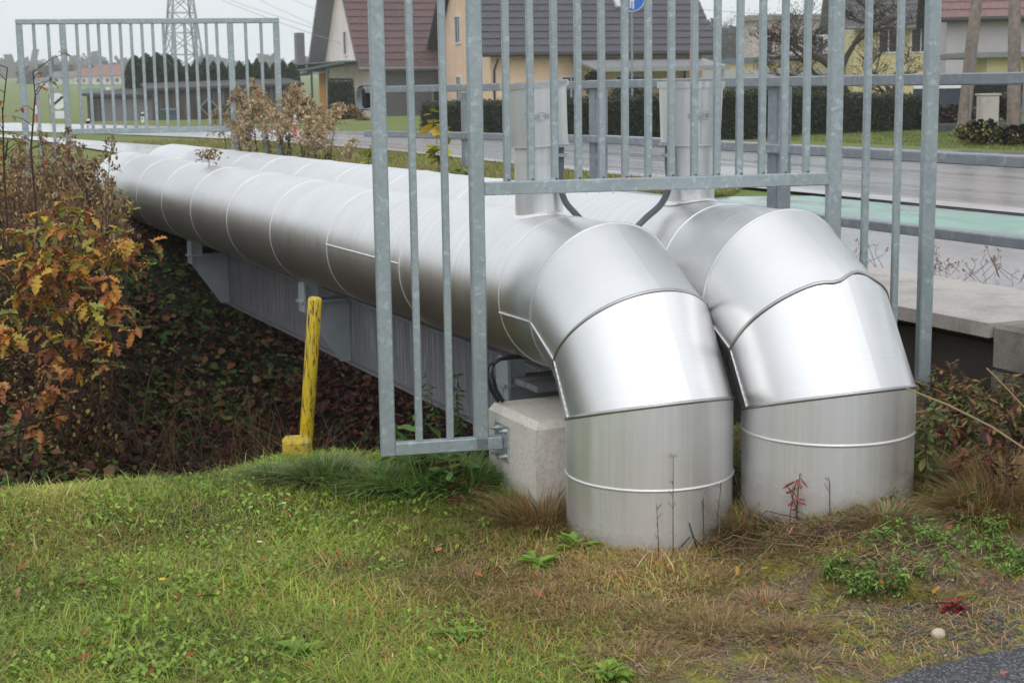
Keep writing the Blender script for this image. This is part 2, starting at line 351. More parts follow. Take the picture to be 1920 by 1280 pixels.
# ------------------------------------------------------------------ ground
DP = [0, 62, 70, 78, 90, 150, 400, 800, 1600, 4000]; ZP = [.62, .62, .26, .05, -.1, -.3, 4.2, 9, 12, 14]
def gz(X, Y):
    X = np.asarray(X, float); Y = np.asarray(Y, float); s = .2045*X+.979*Y; D = np.hypot(X, Y)
    n = .18*ss((X-2.9)/.6)*ss((Y-3.6)/.9)+.06*ss((s-5.9)/.7)*ss((3.4-X)/.5)
    n = n+.012*fbm(X, Y, 2.5, 3)
    s0 = 6.74+.44*np.exp(-((X-2.05)/.4)**2)-.05*(X-.7)
    near = n-1.4*ss((s-s0)/1.2)+(1.85)*ss((s-9.8-.9*ss((X-1.4)/1.2))/4.2)+.05*fbm(X, Y, 1.4, 5)*ss((s-s0)/1.)
    far = np.interp(D, DP, ZP)
    t = ss((Y-13.7)/2.2); z = near*(1-t)+far*t
    return np.where(X > 4.93, far, z)
def gz1(x, y): return float(gz(x, y))
def spread(a, b, n, p=1.): t = np.linspace(0, 1, n); return a+(b-a)*t**p
xs = np.concatenate([-spread(6, 940, 30, 3.2)[::-1], np.linspace(-5.5, 0, 12), np.arange(.1, 4.9, .09), [4.925, 4.94], np.arange(5.1, 10, .4), np.linspace(10.5, 40, 30), spread(43, 940, 40, 2.2)])
ys = np.concatenate([-spread(1, 400, 12, 2.5)[::-1], np.arange(0, 2.9, .5), np.arange(3, 14.5, .09), np.arange(14.8, 20, .4), np.linspace(20.8, 90, 70), spread(93, 940, 44, 2.0)])
GX, GY = np.meshgrid(xs, ys); GZ = gz(GX, GY); GV = np.stack([GX, GY, GZ], -1).reshape(-1, 3)
ny, nx = GX.shape; idx = np.arange(ny*nx).reshape(ny, nx); GF = np.stack([idx[:-1, :-1], idx[:-1, 1:], idx[1:, 1:], idx[1:, :-1]], -1).reshape(-1, 4)
def asph_d(X, Y): return Y-(3.50+.115*(X-2.81))                       # distance in front of the asphalt edge
def bare(X, Y):                                                        # 1 = bare mossy soil
    d = asph_d(X, Y); e = .30+.55*ss((X-2.0)/.9); 
    return ss((X-1.75)/.5)*(1-ss((d-e+.12*fbm(X, Y, 4, 9))/.45))
sG = .2045*GX+.979*GY
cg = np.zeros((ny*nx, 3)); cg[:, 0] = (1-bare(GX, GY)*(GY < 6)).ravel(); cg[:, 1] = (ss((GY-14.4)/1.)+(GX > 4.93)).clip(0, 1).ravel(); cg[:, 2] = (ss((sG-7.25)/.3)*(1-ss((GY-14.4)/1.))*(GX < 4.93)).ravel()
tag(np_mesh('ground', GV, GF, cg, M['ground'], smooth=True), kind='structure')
def strip(name, left, right, mat, off, n=60):
    left = np.array(left, float); right = np.array(right, float)
    def rs(P):
        d = np.r_[0, np.cumsum(np.linalg.norm(np.diff(P, axis=0), axis=1))]; t = np.linspace(0, d[-1], n); return np.stack([np.interp(t, d, P[:, 0]), np.interp(t, d, P[:, 1])], -1)
    a, b = rs(left), rs(right); rows = [a+(b-a)*t for t in np.linspace(0, 1, 7)]; V = np.concatenate(rows); V = np.c_[V, gz(V[:, 0], V[:, 1])+off]
    i = np.arange(7*n).reshape(7, n); Fq = np.stack([i[:-1, :-1], i[1:, :-1], i[1:, 1:], i[:-1, 1:]], -1).reshape(-1, 4)
    return tag(np_mesh(name, V, Fq, None, mat, smooth=False), kind='structure')
strip('road', [(9.02, -40), (9.02, 11), (9.2, 20), (9.4, 26), (8.9, 35), (7.3, 42), (5.4, 48), (0, 60), (-10, 74)], [(17.3, -40), (17.2, 15), (16.2, 22), (13.6, 35.6), (12.0, 42), (9.6, 52), (6.8, 62), (0, 74), (-8, 84)], M['road'], .022, 90)
strip('path', [(5.70, -30), (5.70, 13), (5.3, 20), (5.0, 37), (3.5, 50)], [(7.62, -30), (7.62, 12), (7.59, 14.5), (7.03, 19.7), (6.6, 32), (4.6, 46)], M['path'], .030)
strip('painted_crossing', [(7.62, -20), (7.62, 13.3)], [(9.02, -20), (8.9, 12.6)], M['green'], .027)
strip('road_edge_line', [(9.06, -20), (9.06, 18), (9.4, 26), (8.95, 35)], [(9.42, -20), (9.42, 18), (9.62, 26), (9.15, 35)], M['white_line'], .034)
V = []
pts = [(x, 3.50+.115*(x-2.81)+.02*math.sin(x*7)+.012*math.sin(x*23)) for x in np.linspace(-30, 4.6, 260)]
mb = MB(); 
for (x0, y0), (x1, y1) in zip(pts[:-1], pts[1:]):
    e = .03+0*x0; mb.add([(x0, y0, gz1(x0, 2.5)-.03), (x1, y1, gz1(x1, 2.5)-.03), (x1, y1-.025, e), (x0, y0-.025, e)], [(0, 3, 2, 1)])
    mb.add([(x0, y0-.025, e), (x1, y1-.025, e), (x1, -45, e), (x0, -45, e)], [(0, 3, 2, 1)])
tag(mb.build('asphalt_apron', M['near_asphalt']), kind='structure')
# ------------------------------------------------------------------ the two insulated pipes
PX = {1: dict(X=2.9455, Y=5.2391, r=.3266, zc=.8672, zf=-.06), 2: dict(X=3.5601, Y=4.9141, r=.3315, zc=.9085, zf=.10)}
RB = .5202; NSEG = 64
def ring_at(c, n, up, r):
    """circle centre c, normal n; starts at -up so v=.5 is on the far side of it"""
    n = Vector(n).normalized(); up = Vector(up); x = up.cross(n).normalized(); y = n.cross(x).normalized()
    return [Vector(c)+(y*math.cos(a)+x*math.sin(a))*r for a in [2*math.pi*k/NSEG for k in range(NSEG)]]
def mitre_ring(X, O, ang, r, radial=0.0):
    """ring in the mitre plane through O at elevation ang above the outward (-Y) direction"""
    a = math.radians(ang); out = []
    for k in range(NSEG):
        th = 2*math.pi*k/NSEG; s_ = (RB+(r+radial)*math.cos(th))/math.cos(math.radians(15)) if ang not in (0, 90) else RB+(r+radial)*math.cos(th)
        out.append(Vector((X+(r+radial)*math.sin(th), O.y-s_*math.cos(a), O.z+s_*math.sin(a))))
    return out
def shift(ring, d): return [p+d for p in ring]
def grow(ring, c, k):
    return [c+(p-c)*k for p in ring]
def band_on(mb, ring, dirv, w_, h_):
    """raised bead around a pipe: dirv = axis direction, w_ width, h_ height"""
    c = sum(ring, Vector())/len(ring); r = sum((p-c).length for p in ring)/len(ring); rows = []; n = 6
    for j in range(n+1):
        a = math.pi*j/n; k = 1+(h_*math.sin(a)-.0012*(j in (0, n)))/r; rows.append([q+Vector(dirv)*(-w_/2*math.cos(a)) for q in grow(ring, c, k)])
    mb.rings(rows)
def make_pipe(i, label, far_y, ring_ys):
    p = PX[i]; X, Y, r, zc = p['X'], p['Y'], p['r'], p['zc']; O = Vector((X, Y+RB, zc-RB))
    T = Thing('insulated_pipe', (X, Y, p['zf']), label, 'pipe', 'silver clad pipes crossing the ditch side by side'); sl = math.tan(math.radians(-.27))
    def zl(y): return zc+(y-Y-RB)*sl
    ya = Y+RB+.02; ys_ = list(np.linspace(Y+RB-.085, far_y, 60))
    # straight run: up = +Z, v=.5 lies at the bottom
    def hr(y, k=1.): return [Vector((X+math.sin(a)*r*k, y, zl(y)+math.cos(a)*r*k)) for a in [2*math.pi*q/NSEG for q in range(NSEG)]]
    mb = MB(); B = mitre_ring(X, O, 75, r); mb.rings([B]+[hr(y) for y in ys_[3:]], u=[0]+[y-ys_[0] for y in ys_[3:]])
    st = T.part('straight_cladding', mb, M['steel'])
    for y in ring_ys:
        mb = MB(); band_on(mb, hr(y), (0, 1, 0), .009, .0035); T.part('joint_band', mb, M['band'])
    # elbow segments
    C45 = mitre_ring(X, O, 45, r); D15 = mitre_ring(X, O, 15, r)
    d1 = Vector((0, -math.cos(math.radians(30)), -math.sin(math.radians(30)))); d2 = Vector((0, -.5, -math.sin(math.radians(60))))
    k0 = 1.006
    cB = sum(B, Vector())/NSEG; cC = sum(C45, Vector())/NSEG; cD = sum(D15, Vector())/NSEG
    def dented(rw, k):
        rw = list(rw); ax_ = (d1+d2).normalized(); rad = (-d1).cross(Vector((1, 0, 0))).normalized()
        for q in range(NSEG):
            th = 360*q/NSEG; th = th if th < 180 else th-360
            rw[q] = rw[q]+ax_*k*(-.026*math.exp(-((th-12)/11)**2)+.016*math.exp(-((th+9)/8)**2))
        return rw
    def seg(a, ca, b, cb, ka, kb, dent=False):
        rows = []
        for t in np.linspace(0, 1, 13):
            rw = [pa.lerp(pb, t) for pa, pb in zip(grow(a, ca, ka), grow(b, cb, kb))]
            if dent and t > .6:
                tt = (t-.6)/.4
                rw = dented(rw, tt*tt)
            rows.append(rw)
        return rows
    sg1 = seg(B, cB, C45, cC, 1.012, 1.004, i == 2); mb = MB(); mb.rings(sg1); s1 = T.part('elbow_segment', mb, M['steel_elbow'])
    mb = MB(); r2_ = seg(C45, cC, D15, cD, 1.012, 1.004)
    if i == 2:
        for j_ in range(5): r2_[j_] = dented(r2_[j_], (.55, .5, .35, .2, .08)[j_])
    mb.rings(r2_); T.part('elbow_segment', mb, M['steel_elbow'])
    zf = p['zf']
    def vr(z, k=1., dx=0): return [Vector((X+math.sin(a)*r*k, Y-math.cos(a)*r*k, z)) for a in [2*math.pi*q/NSEG for q in range(NSEG)]]
    zF = zf+.30 if i == 1 else .415
    mb = MB(); mb.rings([grow(D15, cD, 1.010), vr(zF, 1.010)]); T.part('riser_upper_sheet', mb, M['steel_plain'])
    mb = MB(); mb.rings([vr(zF, 1.004), vr(zf-.1, 1.004)]); 
    T.part('riser_lower_sheet', mb, M['steel_base'])
    # seams
    for nm, ring, c, dv in (('elbow_seam', B, cB, (d1+Vector((0, -1, 0))).normalized()), ('elbow_seam', C45, cC, (d1+d2).normalized()), ('elbow_seam', D15, cD, (d2+Vector((0, 0, -1))).normalized())):
        mb = MB(); rg = grow(ring, c, 1.006)
        if i == 2 and ring is C45:
            rg = [a.lerp(b, 1) for a, b in zip(sg1[-1], sg1[-1])]; rg = grow(rg, c, 1.008)
        band_on(mb, rg, dv, .016, .006); T.part(nm, mb, M['seam'] if ring is not B else M['band'])
    mb = MB(); band_on(mb, vr(zF), (0, 0, 1), .014, .009); T.part('base_seam', mb, M['band'])
    # longitudinal lap strips on the near flank, with rivets
    q = int(round((360-104)/360*NSEG)); off = Vector((-.004, 0, 0)); riv = MB()
    for ra, rb_ in ((B, C45), (C45, D15)):
        T.part('lap_strip', MB().tube([ra[q].lerp(rb_[q], t)+off for t in np.linspace(0, 1, 8)], .0042, 6), M['band'])
        for t in np.linspace(.06, .94, 9): riv.box(ra[q].lerp(rb_[q], t)+Vector((-.007, -.018, -.01)), (.004, .004, .004))
    T.part('lap_strip', MB().tube([hr(ring_ys[0])[q]+off, B[q]+off], .0045, 6), M['band'])
    for k, (ya_, yb_) in enumerate(zip(ring_ys[1:-1], ring_ys[2:])):
        if k in (0, 7):
            qa = int(round((360-84-(8 if k == 7 else 0))/360*NSEG)); T.part('lap_strip', MB().tube([hr(y)[qa]+off for y in (ya_, yb_)], .0045, 6), M['band'])
    for z in np.linspace(zf+.05, O.z+.1, 9): riv.box((X-r*1.006*math.sin(math.radians(62)), Y-r*1.006*math.cos(math.radians(62)), z), (.004, .004, .004))
    T.part('rivets', riv, M['band'])['kind'] = 'stuff'
    # far end elbow going down
    mb = MB(); rows = [hr(far_y)]
    for a in np.linspace(8, 90, 9):
        ar = math.radians(a); rows.append([Vector((X+math.sin(t)*r, far_y+math.sin(ar)*(.5+math.cos(t)*r), zl(far_y)-.5+math.cos(ar)*(.5+math.cos(t)*r))) for t in [2*math.pi*q/NSEG for q in range(NSEG)]])
    rows.append([v+Vector((0, 0, -.8)) for v in rows[-1]]); mb.rings(rows); T.part('far_elbow', mb, M['steel_plain'])
    return T, hr, zl
r1 = [5.95, 7.16, 8.33, 9.50, 10.60, 11.70, 12.75, 13.80, 14.85]
P1, hr1, zl1 = make_pipe(1, 'nearer silver clad pipe whose elbow drops into the weeds beside the concrete block', 15.9, r1)
r2 = [5.66, 6.92, 8.10, 9.28, 10.32, 11.30, 12.25, 13.20, 14.20, 15.25, 16.2]
P2, hr2, zl2 = make_pipe(2, 'farther silver clad pipe with a dented elbow seam, beside the wet concrete slab', 16.6, r2)
# valve housings on top of the pipes
def housing(T, hx, hy, ztop_pipe, zb, zt, tilt, hose_side, clasp_dir, ridged, lab):
    mt = Matrix.Rotation(math.radians(tilt), 3, FH); base = Vector((hx, hy, zb))
    def cyl(mb, r0, r1, z0, z1, n=40, facets=False, tl=True, mi=0):
        rows = []
        for r_, z_ in ((r0, z0), (r1, z1)):
            row = []
            for k in range(n):
                a = 2*math.pi*k/n; q = Vector((math.cos(a)*r_, math.sin(a)*r_, z_-zb)); q = mt@q if tl else q; row.append(base+q)
            rows.append(row)
        mb.rings(rows, mi)
        return rows
    mb = MB(); cyl(mb, .106, .106, ztop_pipe-.12, zb+.05, tl=False); 
    for dz in (-.075, -.085): cyl(mb, .109, .109, zb+dz, zb+dz+.004, tl=False)
    h = T.part('valve_housing', mb, M['steel_plain'])
    # saddle flange where the housing meets the pipe
    fl = MB(); Xp = PX[1 if T is P1 else 2]['X']; rp = PX[1 if T is P1 else 2]['r']; zp = ztop_pipe-rp; rows = []
    for rr, dz in ((.104, .012), (.118, .009), (.122, .0)):
        row = []
        for k in range(48):
            a = 2*math.pi*k/48; x = hx+math.cos(a)*rr; y = hy+math.sin(a)*rr; d_ = max(-1, min(1, (x-Xp)/rp)); row.append(Vector((x, y, zp+rp*math.sqrt(1-d_*d_)+dz)))
        rows.append(row)
    fl.rings(rows); T.part('saddle_flange', fl, M['steel_plain'], h)
    mb = MB(); cyl(mb, .131, .140, zb, zt-.012); rb = cyl(mb, .136, .136, zb-.006, zb+.004)
    cover = T.part('housing_cover', mb, M['steel_plain'], h)
    mb = MB(); top = cyl(mb, .149, .149, zt-.028, zt)
    mb.add(top[1], [tuple(range(len(top[1])))]); mb.add(top[0], [tuple(range(len(top[0])))])
    if ridged:
        for k in range(110):
            a = 2*math.pi*k/110; q = mt@Vector((math.cos(a)*.150, math.sin(a)*.150, zt-.013-zb)); mb.box(base+q, (.003, .003, .020))
    T.part('housing_lid', mb, M['band'], h)
    cl = MB(); cd = Vector(clasp_dir).normalized(); sd_ = Vector((-cd.y, cd.x, 0)); c = base+mt@(cd*.139+Vector((0, 0, (zt-zb)*.46)))
    cl.box(c-sd_*.035+cd*.004, (.05, .008, .020), (sd_, cd, Vector((0, 0, 1)))); cl.box(c-sd_*.008+cd*.012, (.03, .010, .014), (sd_, cd, Vector((0, 0, 1))))
    cl.tube([c+sd_*x+Vector((0, 0, z))+cd*.012 for x, z in ((-.01, -.014), (.028, -.017), (.032, 0), (.028, .017), (-.01, .014))], .0018, 6)
    cl.box(c+sd_*.038+cd*.004, (.02, .007, .018), (sd_, cd, Vector((0, 0, 1))))
    T.part('latch', cl, M['zinc_bright'], h)
    return h
view1 = (CC-Vector((2.9455, 6.23, 1.6))); view1.z = 0
h1 = housing(P1, 2.9455, 6.23, 1.19, 1.49, 1.765, -3.2, 1, view1+Vector((.5, 0, 0)), True, '')
h2 = housing(P2, 3.56, 5.96, 1.24, 1.485, 1.755, .3, -1, view1+Vector((1.6, 0, 0)), False, '')
def hose(T, pts, h, nm='cable_conduit'):
    mb = MB(); P = []; pts = [Vector(p) for p in pts]
    for i in range(len(pts)-1):
        p0, p1, p2, p3 = pts[max(i-1, 0)], pts[i], pts[i+1], pts[min(i+2, len(pts)-1)]
        for t in np.linspace(0, 1, 14, endpoint=False): P.append(.5*((2*p1)+(p2-p0)*t+(2*p0-5*p1+4*p2-p3)*t*t+(3*p1-p0-3*p2+p3)*t**3))
    L_ = 0; out = [P[0]]; 
    for a, b in zip(P[:-1], P[1:]):
        n = max(1, int((b-a).length/.003)); out += [a.lerp(b, k/n) for k in range(1, n+1)]
    mb.tube(out, [.0150 if k % 2 else .0132 for k in range(len(out))], 10, smooth=False)
    c = T.part(nm, mb, M['hose'], h)
at_ = at
hose(P1, [at(1052, 272, 6.76), at(1052, 300, 6.76), at(1051, 345, 6.78), at(1060, 378, 6.80), at(1082, 404, 6.82), at(1100, 425, 6.9)], h1)
hose(P2, [at(1252, 270, 6.78), at(1252, 310, 6.78), at(1254, 350, 6.78), at(1240, 382, 6.74), at(1212, 408, 6.70), at(1190, 430, 6.7)], h2)
# clamp clips
for x_, y_, w_ in ((1053, 291, .04), (1053, 273, .035)): P1.part('conduit_clip', MB().box(at(x_, y_, 6.74), (w_, .03, .014)), M['zinc_bright'], h1)
for x_, y_, w_ in ((1250, 291, .04), (1248, 270, .035)): P2.part('conduit_clip', MB().box(at(x_, y_, 6.76), (w_, .03, .014)), M['zinc_bright'], h2)
# ------------------------------------------------------------------ galvanised fences
FA = math.radians(-11.793); FD = Vector((math.cos(FA), math.sin(FA), 0)); FN = Vector((-FD.y, FD.x, 0))
K = 1.124; W1, W2, W3 = .3554*K, 1.4136*K, .40*K
def fence(base, ztop, zmid, zbot, label, attach, dz=0):
    T = Thing('barred_fence', base, label, 'fence', 'galvanised barred barriers at the two ends of the pipe bridge'); b = Vector(base); b.z = 0; pw = .060; bw = .030
    ts = [0, W1, W1+W2, W1+W2+W3]
    def P(t, z): return b+FD*t+Vector((0, 0, z))
    for i, t in enumerate(ts):
        zb_ = zbot-pw/2 if i in (0, 1, 3) else zbot-pw/2
        T.part('post', MB().bar(P(t, zb_+(.0 if i in (0, 3) else .003)), P(t, ztop-.05), pw, .050, up=FN, bev=.006), M['galv'])
    rl = [(ts[0]-pw/2, ts[3]+pw/2, ztop-.02)]
    T.part('top_rail', MB().bar(P(rl[0][0], ztop-.025), P(rl[0][1], ztop-.025), .052, .050, up=(0, 0, 1), bev=.006), M['galv'])
    mm = MB().bar(P(ts[1]+pw/2, zmid), P(ts[2]-pw/2, zmid), .046, .054, up=(0, 0, 1), bev=.004)
    sp = (W2-2*.131)/13; ends = .131
    for k in range(14):
        t = ts[1]+ends+sp*k; 
        T.part('bar', MB().bar(P(t, zmid+.024), P(t, ztop-.05), bw, bw*.9, up=FN, bev=.004), M['galv'])
        mm.box(P(t, zmid+.026), (bw+.007, bw*.9+.006, .007), (FD, FN, Vector((0, 0, 1))), bev=.002)
        q = P(t+.004, zmid+.034)-FN*(.0150); mm.tube([q, q-FN*.0025], .0035, 8, mi=1)
    T.part('middle_rail', mm, [M['galv'], M['dark_void']])
    ext = (2.612-base[0])/FD.x-W1 if attach else pw/2
    T.part('bottom_rail', MB().bar(P(ts[0]+pw/2-.002, zbot), P(ts[1]+ext, zbot), .050, .054, up=(0, 0, 1), bev=.004), M['galv'])
    T.part('bottom_rail', MB().bar(P(ts[2]-pw/2, zbot), P(ts[3]-pw/2+.002, zbot), .050, .054, up=(0, 0, 1), bev=.004), M['galv'])
    for a, w_ in ((0, W1), (2, W3)):
        for k in (1, 2): T.part('bar', MB().bar(P(ts[a]+w_*k/3, zbot+.024), P(ts[a]+w_*k/3, ztop-.05), bw, bw*.9, up=FN, bev=.004), M['galv'])
    if attach:
        q = P(ts[1]+ext, zbot); pl = MB(); pl.box(Vector((2.6145, q.y, q.z)), (.010, .13, .155))
        for dy in (-.042, .042):
            for z_ in (-.055, .055): qq = Vector((2.612, q.y+dy, q.z+z_)); pl.tube([qq, qq+Vector((-.016, 0, 0))], .0105, 6, smooth=False); pl.tube([qq+Vector((-.016, 0, 0)), qq+Vector((-.032, 0, 0))], .006, 8)
        T.part('wall_plate', pl, M['zinc_bright'])
    # rain beads hanging below the rails
    dr = MB()
    for t0, t1, z_, n in ((ts[1]+.04, ts[2]-.04, zmid-.030, 34), (ts[0]+.04, ts[1], zbot-.030, 5)):
        for _ in range(n):
            t = random.uniform(t0, t1); c_ = P(t, z_)-FN*random.uniform(.0, .025); s_ = random.uniform(.0016, .0036); dr.tube([c_+Vector((0, 0, z*s_)) for z in (-1, -.6, 0, .6, 1)], [.001*.3, s_*.8, s_, s_*.8, .0003], 8, caps=False)
    d_ = T.part('rain_drops', dr, M['drop']); d_['kind'] = 'stuff'
    return T
s_ = NT('water_drop'); s_.set(Base_Color=(1, 1, 1), Roughness=.02); s_.b.inputs['Transmission Weight'].default_value = 1; s_.b.inputs['IOR'].default_value = 1.33; M['drop'] = s_.m
fence((1.8978*K, 5.3596*K, 0), 2.47, 1.3285, .25, 'tall grey barred fence in the foreground, standing across both pipes', True)
fence((1.96, 15.73, .5), 2.44, 1.366, .30, 'smaller looking grey barred fence standing at the far end of the pipes', False)
# ------------------------------------------------------------------ concrete block, girder, bollard
T = Thing('concrete_block', (2.85, 5.85, 0), 'pale chamfered concrete block beside the nearer pipe elbow, holding the fence plate', 'concrete block')
mb = MB(); bx0, bx1, by0, by1, bt = 2.62, 3.25, 5.60, 6.08, .39; c = .028
lv = [(bx0, by0, -.2), (bx1, by0, -.2), (bx1, by1, -.2), (bx0, by1, -.2), (bx0, by0, bt-c), (bx1, by0, bt-c), (bx1, by1, bt-c), (bx0, by1, bt-c), (bx0+c, by0+c, bt), (bx1, by0+c, bt), (bx1, by1, bt), (bx0+c, by1, bt)]
mb.add(lv, [(0, 1, 5, 4), (1, 2, 6, 5), (2, 3, 7, 6), (3, 0, 4, 7), (4, 5, 9, 8), (8, 9, 10, 11), (7, 4, 8, 11), (6, 7, 11, 10), (5, 6, 10, 9)]); T.part('block', mb, M['concrete_block'])
G_ = Thing('support_girder', (3.1, 9.5, 0), 'rain streaked steel girder with bracket arms carrying the pipes over the ditch', 'girder')
gx = 3.10; z0, z1 = -.005, .415; y0, y1 = 6.25, 12.78
mb = MB(); mb.box((gx+.03, (y0+y1)/2, (z0+z1)/2), (.014, y1-y0, z1-z0-.03)); G_.part('web', mb, M['beam'])
mb = MB(); mb.box((gx+.10, (y0+y1)/2, z1), (.20, y1-y0, .014), bev=.003); G_.part('top_flange', mb, M['zinc_bright'])
mb = MB(); mb.box((gx+.10, (y0+y1)/2, z0), (.20, y1-y0, .016)); G_.part('bottom_flange', mb, M['beam'])
for yb in (12.67, 9.5, 6.36):
    mb = MB(); th = .012
    for dy in (-.02,):
        poly = [(gx+.02, z0+.01), (gx-.05, z0+.01), (2.80, z1-.05), (2.80, z1-.012), (gx+.02, z1-.012)]
        vs = [(x, yb+dy-th/2, z) for x, z in poly]+[(x, yb+dy+th/2, z) for x, z in poly]; n = 5
        mb.add(vs, [tuple(range(n)), tuple(range(2*n-1, n-1, -1))]+[(i, (i+1) % n, n+(i+1) % n, n+i) for i in range(n)])
    mb.box((2.94, yb, z1-.004), (.30, .14, .014)); mb.box((gx+.012, yb+.05, .2), (.02, .012, .38))
    br = G_.part('bracket_arm', mb, M['gusset'])
    mb = MB(); mb.box((2.86, yb, z1+.055), (.09, .10, .13)); mb.box((2.812, yb-.012, z1+.02), (.014, .13, .18)); G_.part('pipe_saddle', mb, M['gusset'], br)
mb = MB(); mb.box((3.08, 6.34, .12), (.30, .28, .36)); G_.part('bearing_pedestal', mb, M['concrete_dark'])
mb = MB(); mb.box((2.97, 6.22, .43), (.26, .34, .028), bev=.004); G_.part('bearing_plate', mb, M['beam'])
T = Thing('power_cable', tuple(at(940, 700, 6.6)), 'black cable looping up from behind the concrete block to the pipe', 'cable')
for off in (0, 9):
    mb = MB(); mb.tube([at(x, y, d) for x, y, d in ((934+off, 752, 6.75), (921+off, 730, 6.72), (914+off, 700, 6.7), (918+off*.8, 682, 6.7), (932+off*.6, 672-off*.2+3, 6.7), (955, 668+off*.3, 6.75), (978, 669, 6.85), (1000, 672, 7.0))], .0085, 10); T.part('cable_strand', mb, M['black'])
b0 = at(558, 868, 7.42); b1_ = at(591, 557, 7.24)
T = Thing('marker_bollard', tuple(b0), 'leaning worn yellow marker post with a yellow concrete foot in a grass tuft', 'bollard')
dv = (b1_-b0).normalized(); foot = at(556, 850, 7.35)
mb = MB(); pb = b0-dv*.15+RH*.04; pt = b1_; mb.tube([pb, pb.lerp(pt, .5), pt-dv*.012, pt-dv*.003, pt], [.033, .0325, .0325, .028, .018], 20, smooth=True); T.part('post', mb, M['yellow'])
ax = (RH*math.cos(.15)+FH*math.sin(.15), FH*math.cos(.15)-RH*math.sin(.15), Vector((0, 0, 1))); ax = (ax[0], ax[1], ax[2]); mb = MB(); mb.box(at(558, 868, 7.30), (.135, .13, .25), ax, bev=.018); T.part('foot_block', mb, M['yellow_concrete'])
# ------------------------------------------------------------------ road bridge edge and railing
T = Thing('bridge_edge', (5.2, 8, .3), 'wet concrete slab and dark abutment wall at the road edge, right of the pipes', 'bridge')
mb = MB(); mb.box((5.245, 9.6, .632), (.93, 8.4, .066)); T.part('walkway_slab', mb, M['concrete'])
mb = MB(); mb.box((5.30, 4.0, .56), (1.03, 2.78, .216), bev=.02); T.part('wing_coping', mb, M['concrete_wall']); mb = MB(); mb.box((5.075, 4.1, .0), (.54, 2.6, .90)); T.part('wing_wall', mb, M['concrete_wall'])
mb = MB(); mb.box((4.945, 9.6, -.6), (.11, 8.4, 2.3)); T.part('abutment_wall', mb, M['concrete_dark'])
T = Thing('bridge_railing', (4.95, 7.4, .66), 'three bar galvanised railing on the bridge between the pipes and the road', 'railing'); XR = 4.95
pA, pB = (4.95, 9.58), (4.40, 12.75)
for nm, z, h_ in (('top_rail', 1.748, .056), ('middle_rail', 1.380, .052), ('lower_rail', 1.020, .050)):
    mb = MB(); mb.box((XR, (1.5+9.58)/2, z), (.10, 9.58-1.5, h_), bev=.006)
    if nm != 'lower_rail': mb.bar((pA[0], pA[1]+.0, z-.003), (pB[0], pB[1], z-.02), h_ if False else .052, h_, up=(0, 0, 1), bev=.005)
    T.part(nm, mb, M['galv_dark'])
for y in (5.2, 7.40, 9.6):
    mb = MB(); z_a, z_b = .66, 1.72; mb.box((XR+.004, y, (z_a+z_b)/2), (.008, .09, z_b-z_a)); mb.box((XR+.05, y-.045, (z_a+z_b)/2), (.09, .008, z_b-z_a)); mb.box((XR+.05, y+.045, (z_a+z_b)/2), (.09, .008, z_b-z_a)); mb.box((XR+.02, y, .668), (.16, .16, .014)); T.part('post', mb, M['galv_dark'])
for f in (.52,):
    x = pA[0]+(pB[0]-pA[0])*f; y = pA[1]+(pB[1]-pA[1])*f; mb = MB(); mb.box((x+.03, y, 1.1), (.06, .07, 1.20)); T.part('post', mb, M['galv_dark'])
mb = MB(); ce = Vector((pB[0], pB[1], 1.66)); dd = (Vector((pB[0]-pA[0], pB[1]-pA[1], 0))).normalized(); sdv = Vector((-dd.y, dd.x, 0)); rows = []
for k in range(13):
    a = math.radians(90+180*k/12); q = Vector((0, 0, math.sin(a)*.105))+dd*(-math.cos(a)*.08); rows.append([ce+q-sdv*.05, ce+q+sdv*.05, ce+q*.93+sdv*.05, ce+q*.93-sdv*.05])
mb.rings(rows, smooth=False); ce_ = T.part('curved_end', mb, M['galv_dark']); T.part('end_shade_fill', MB().box(ce-dd*.02, (.085, .05, .17), (sdv, dd, Vector((0, 0, 1))), bev=.02), M['dark_void'], ce_)  # solid dark box stands for the shade inside the hollow rail end
mb = MB()
for y in (random.uniform(3, 9.3) for _ in range(60)):
    z = random.choice((1.350, .990)); s__ = random.uniform(.002, .004); c_ = Vector((XR-.04, y, z)); mb.tube([c_+Vector((0, 0, q*s__)) for q in (-1, -.6, 0, .6, 1)], [.0003, s__*.8, s__, s__*.8, .0003], 6, caps=False)
T.part('rain_drops', mb, M['drop'])['kind'] = 'stuff'
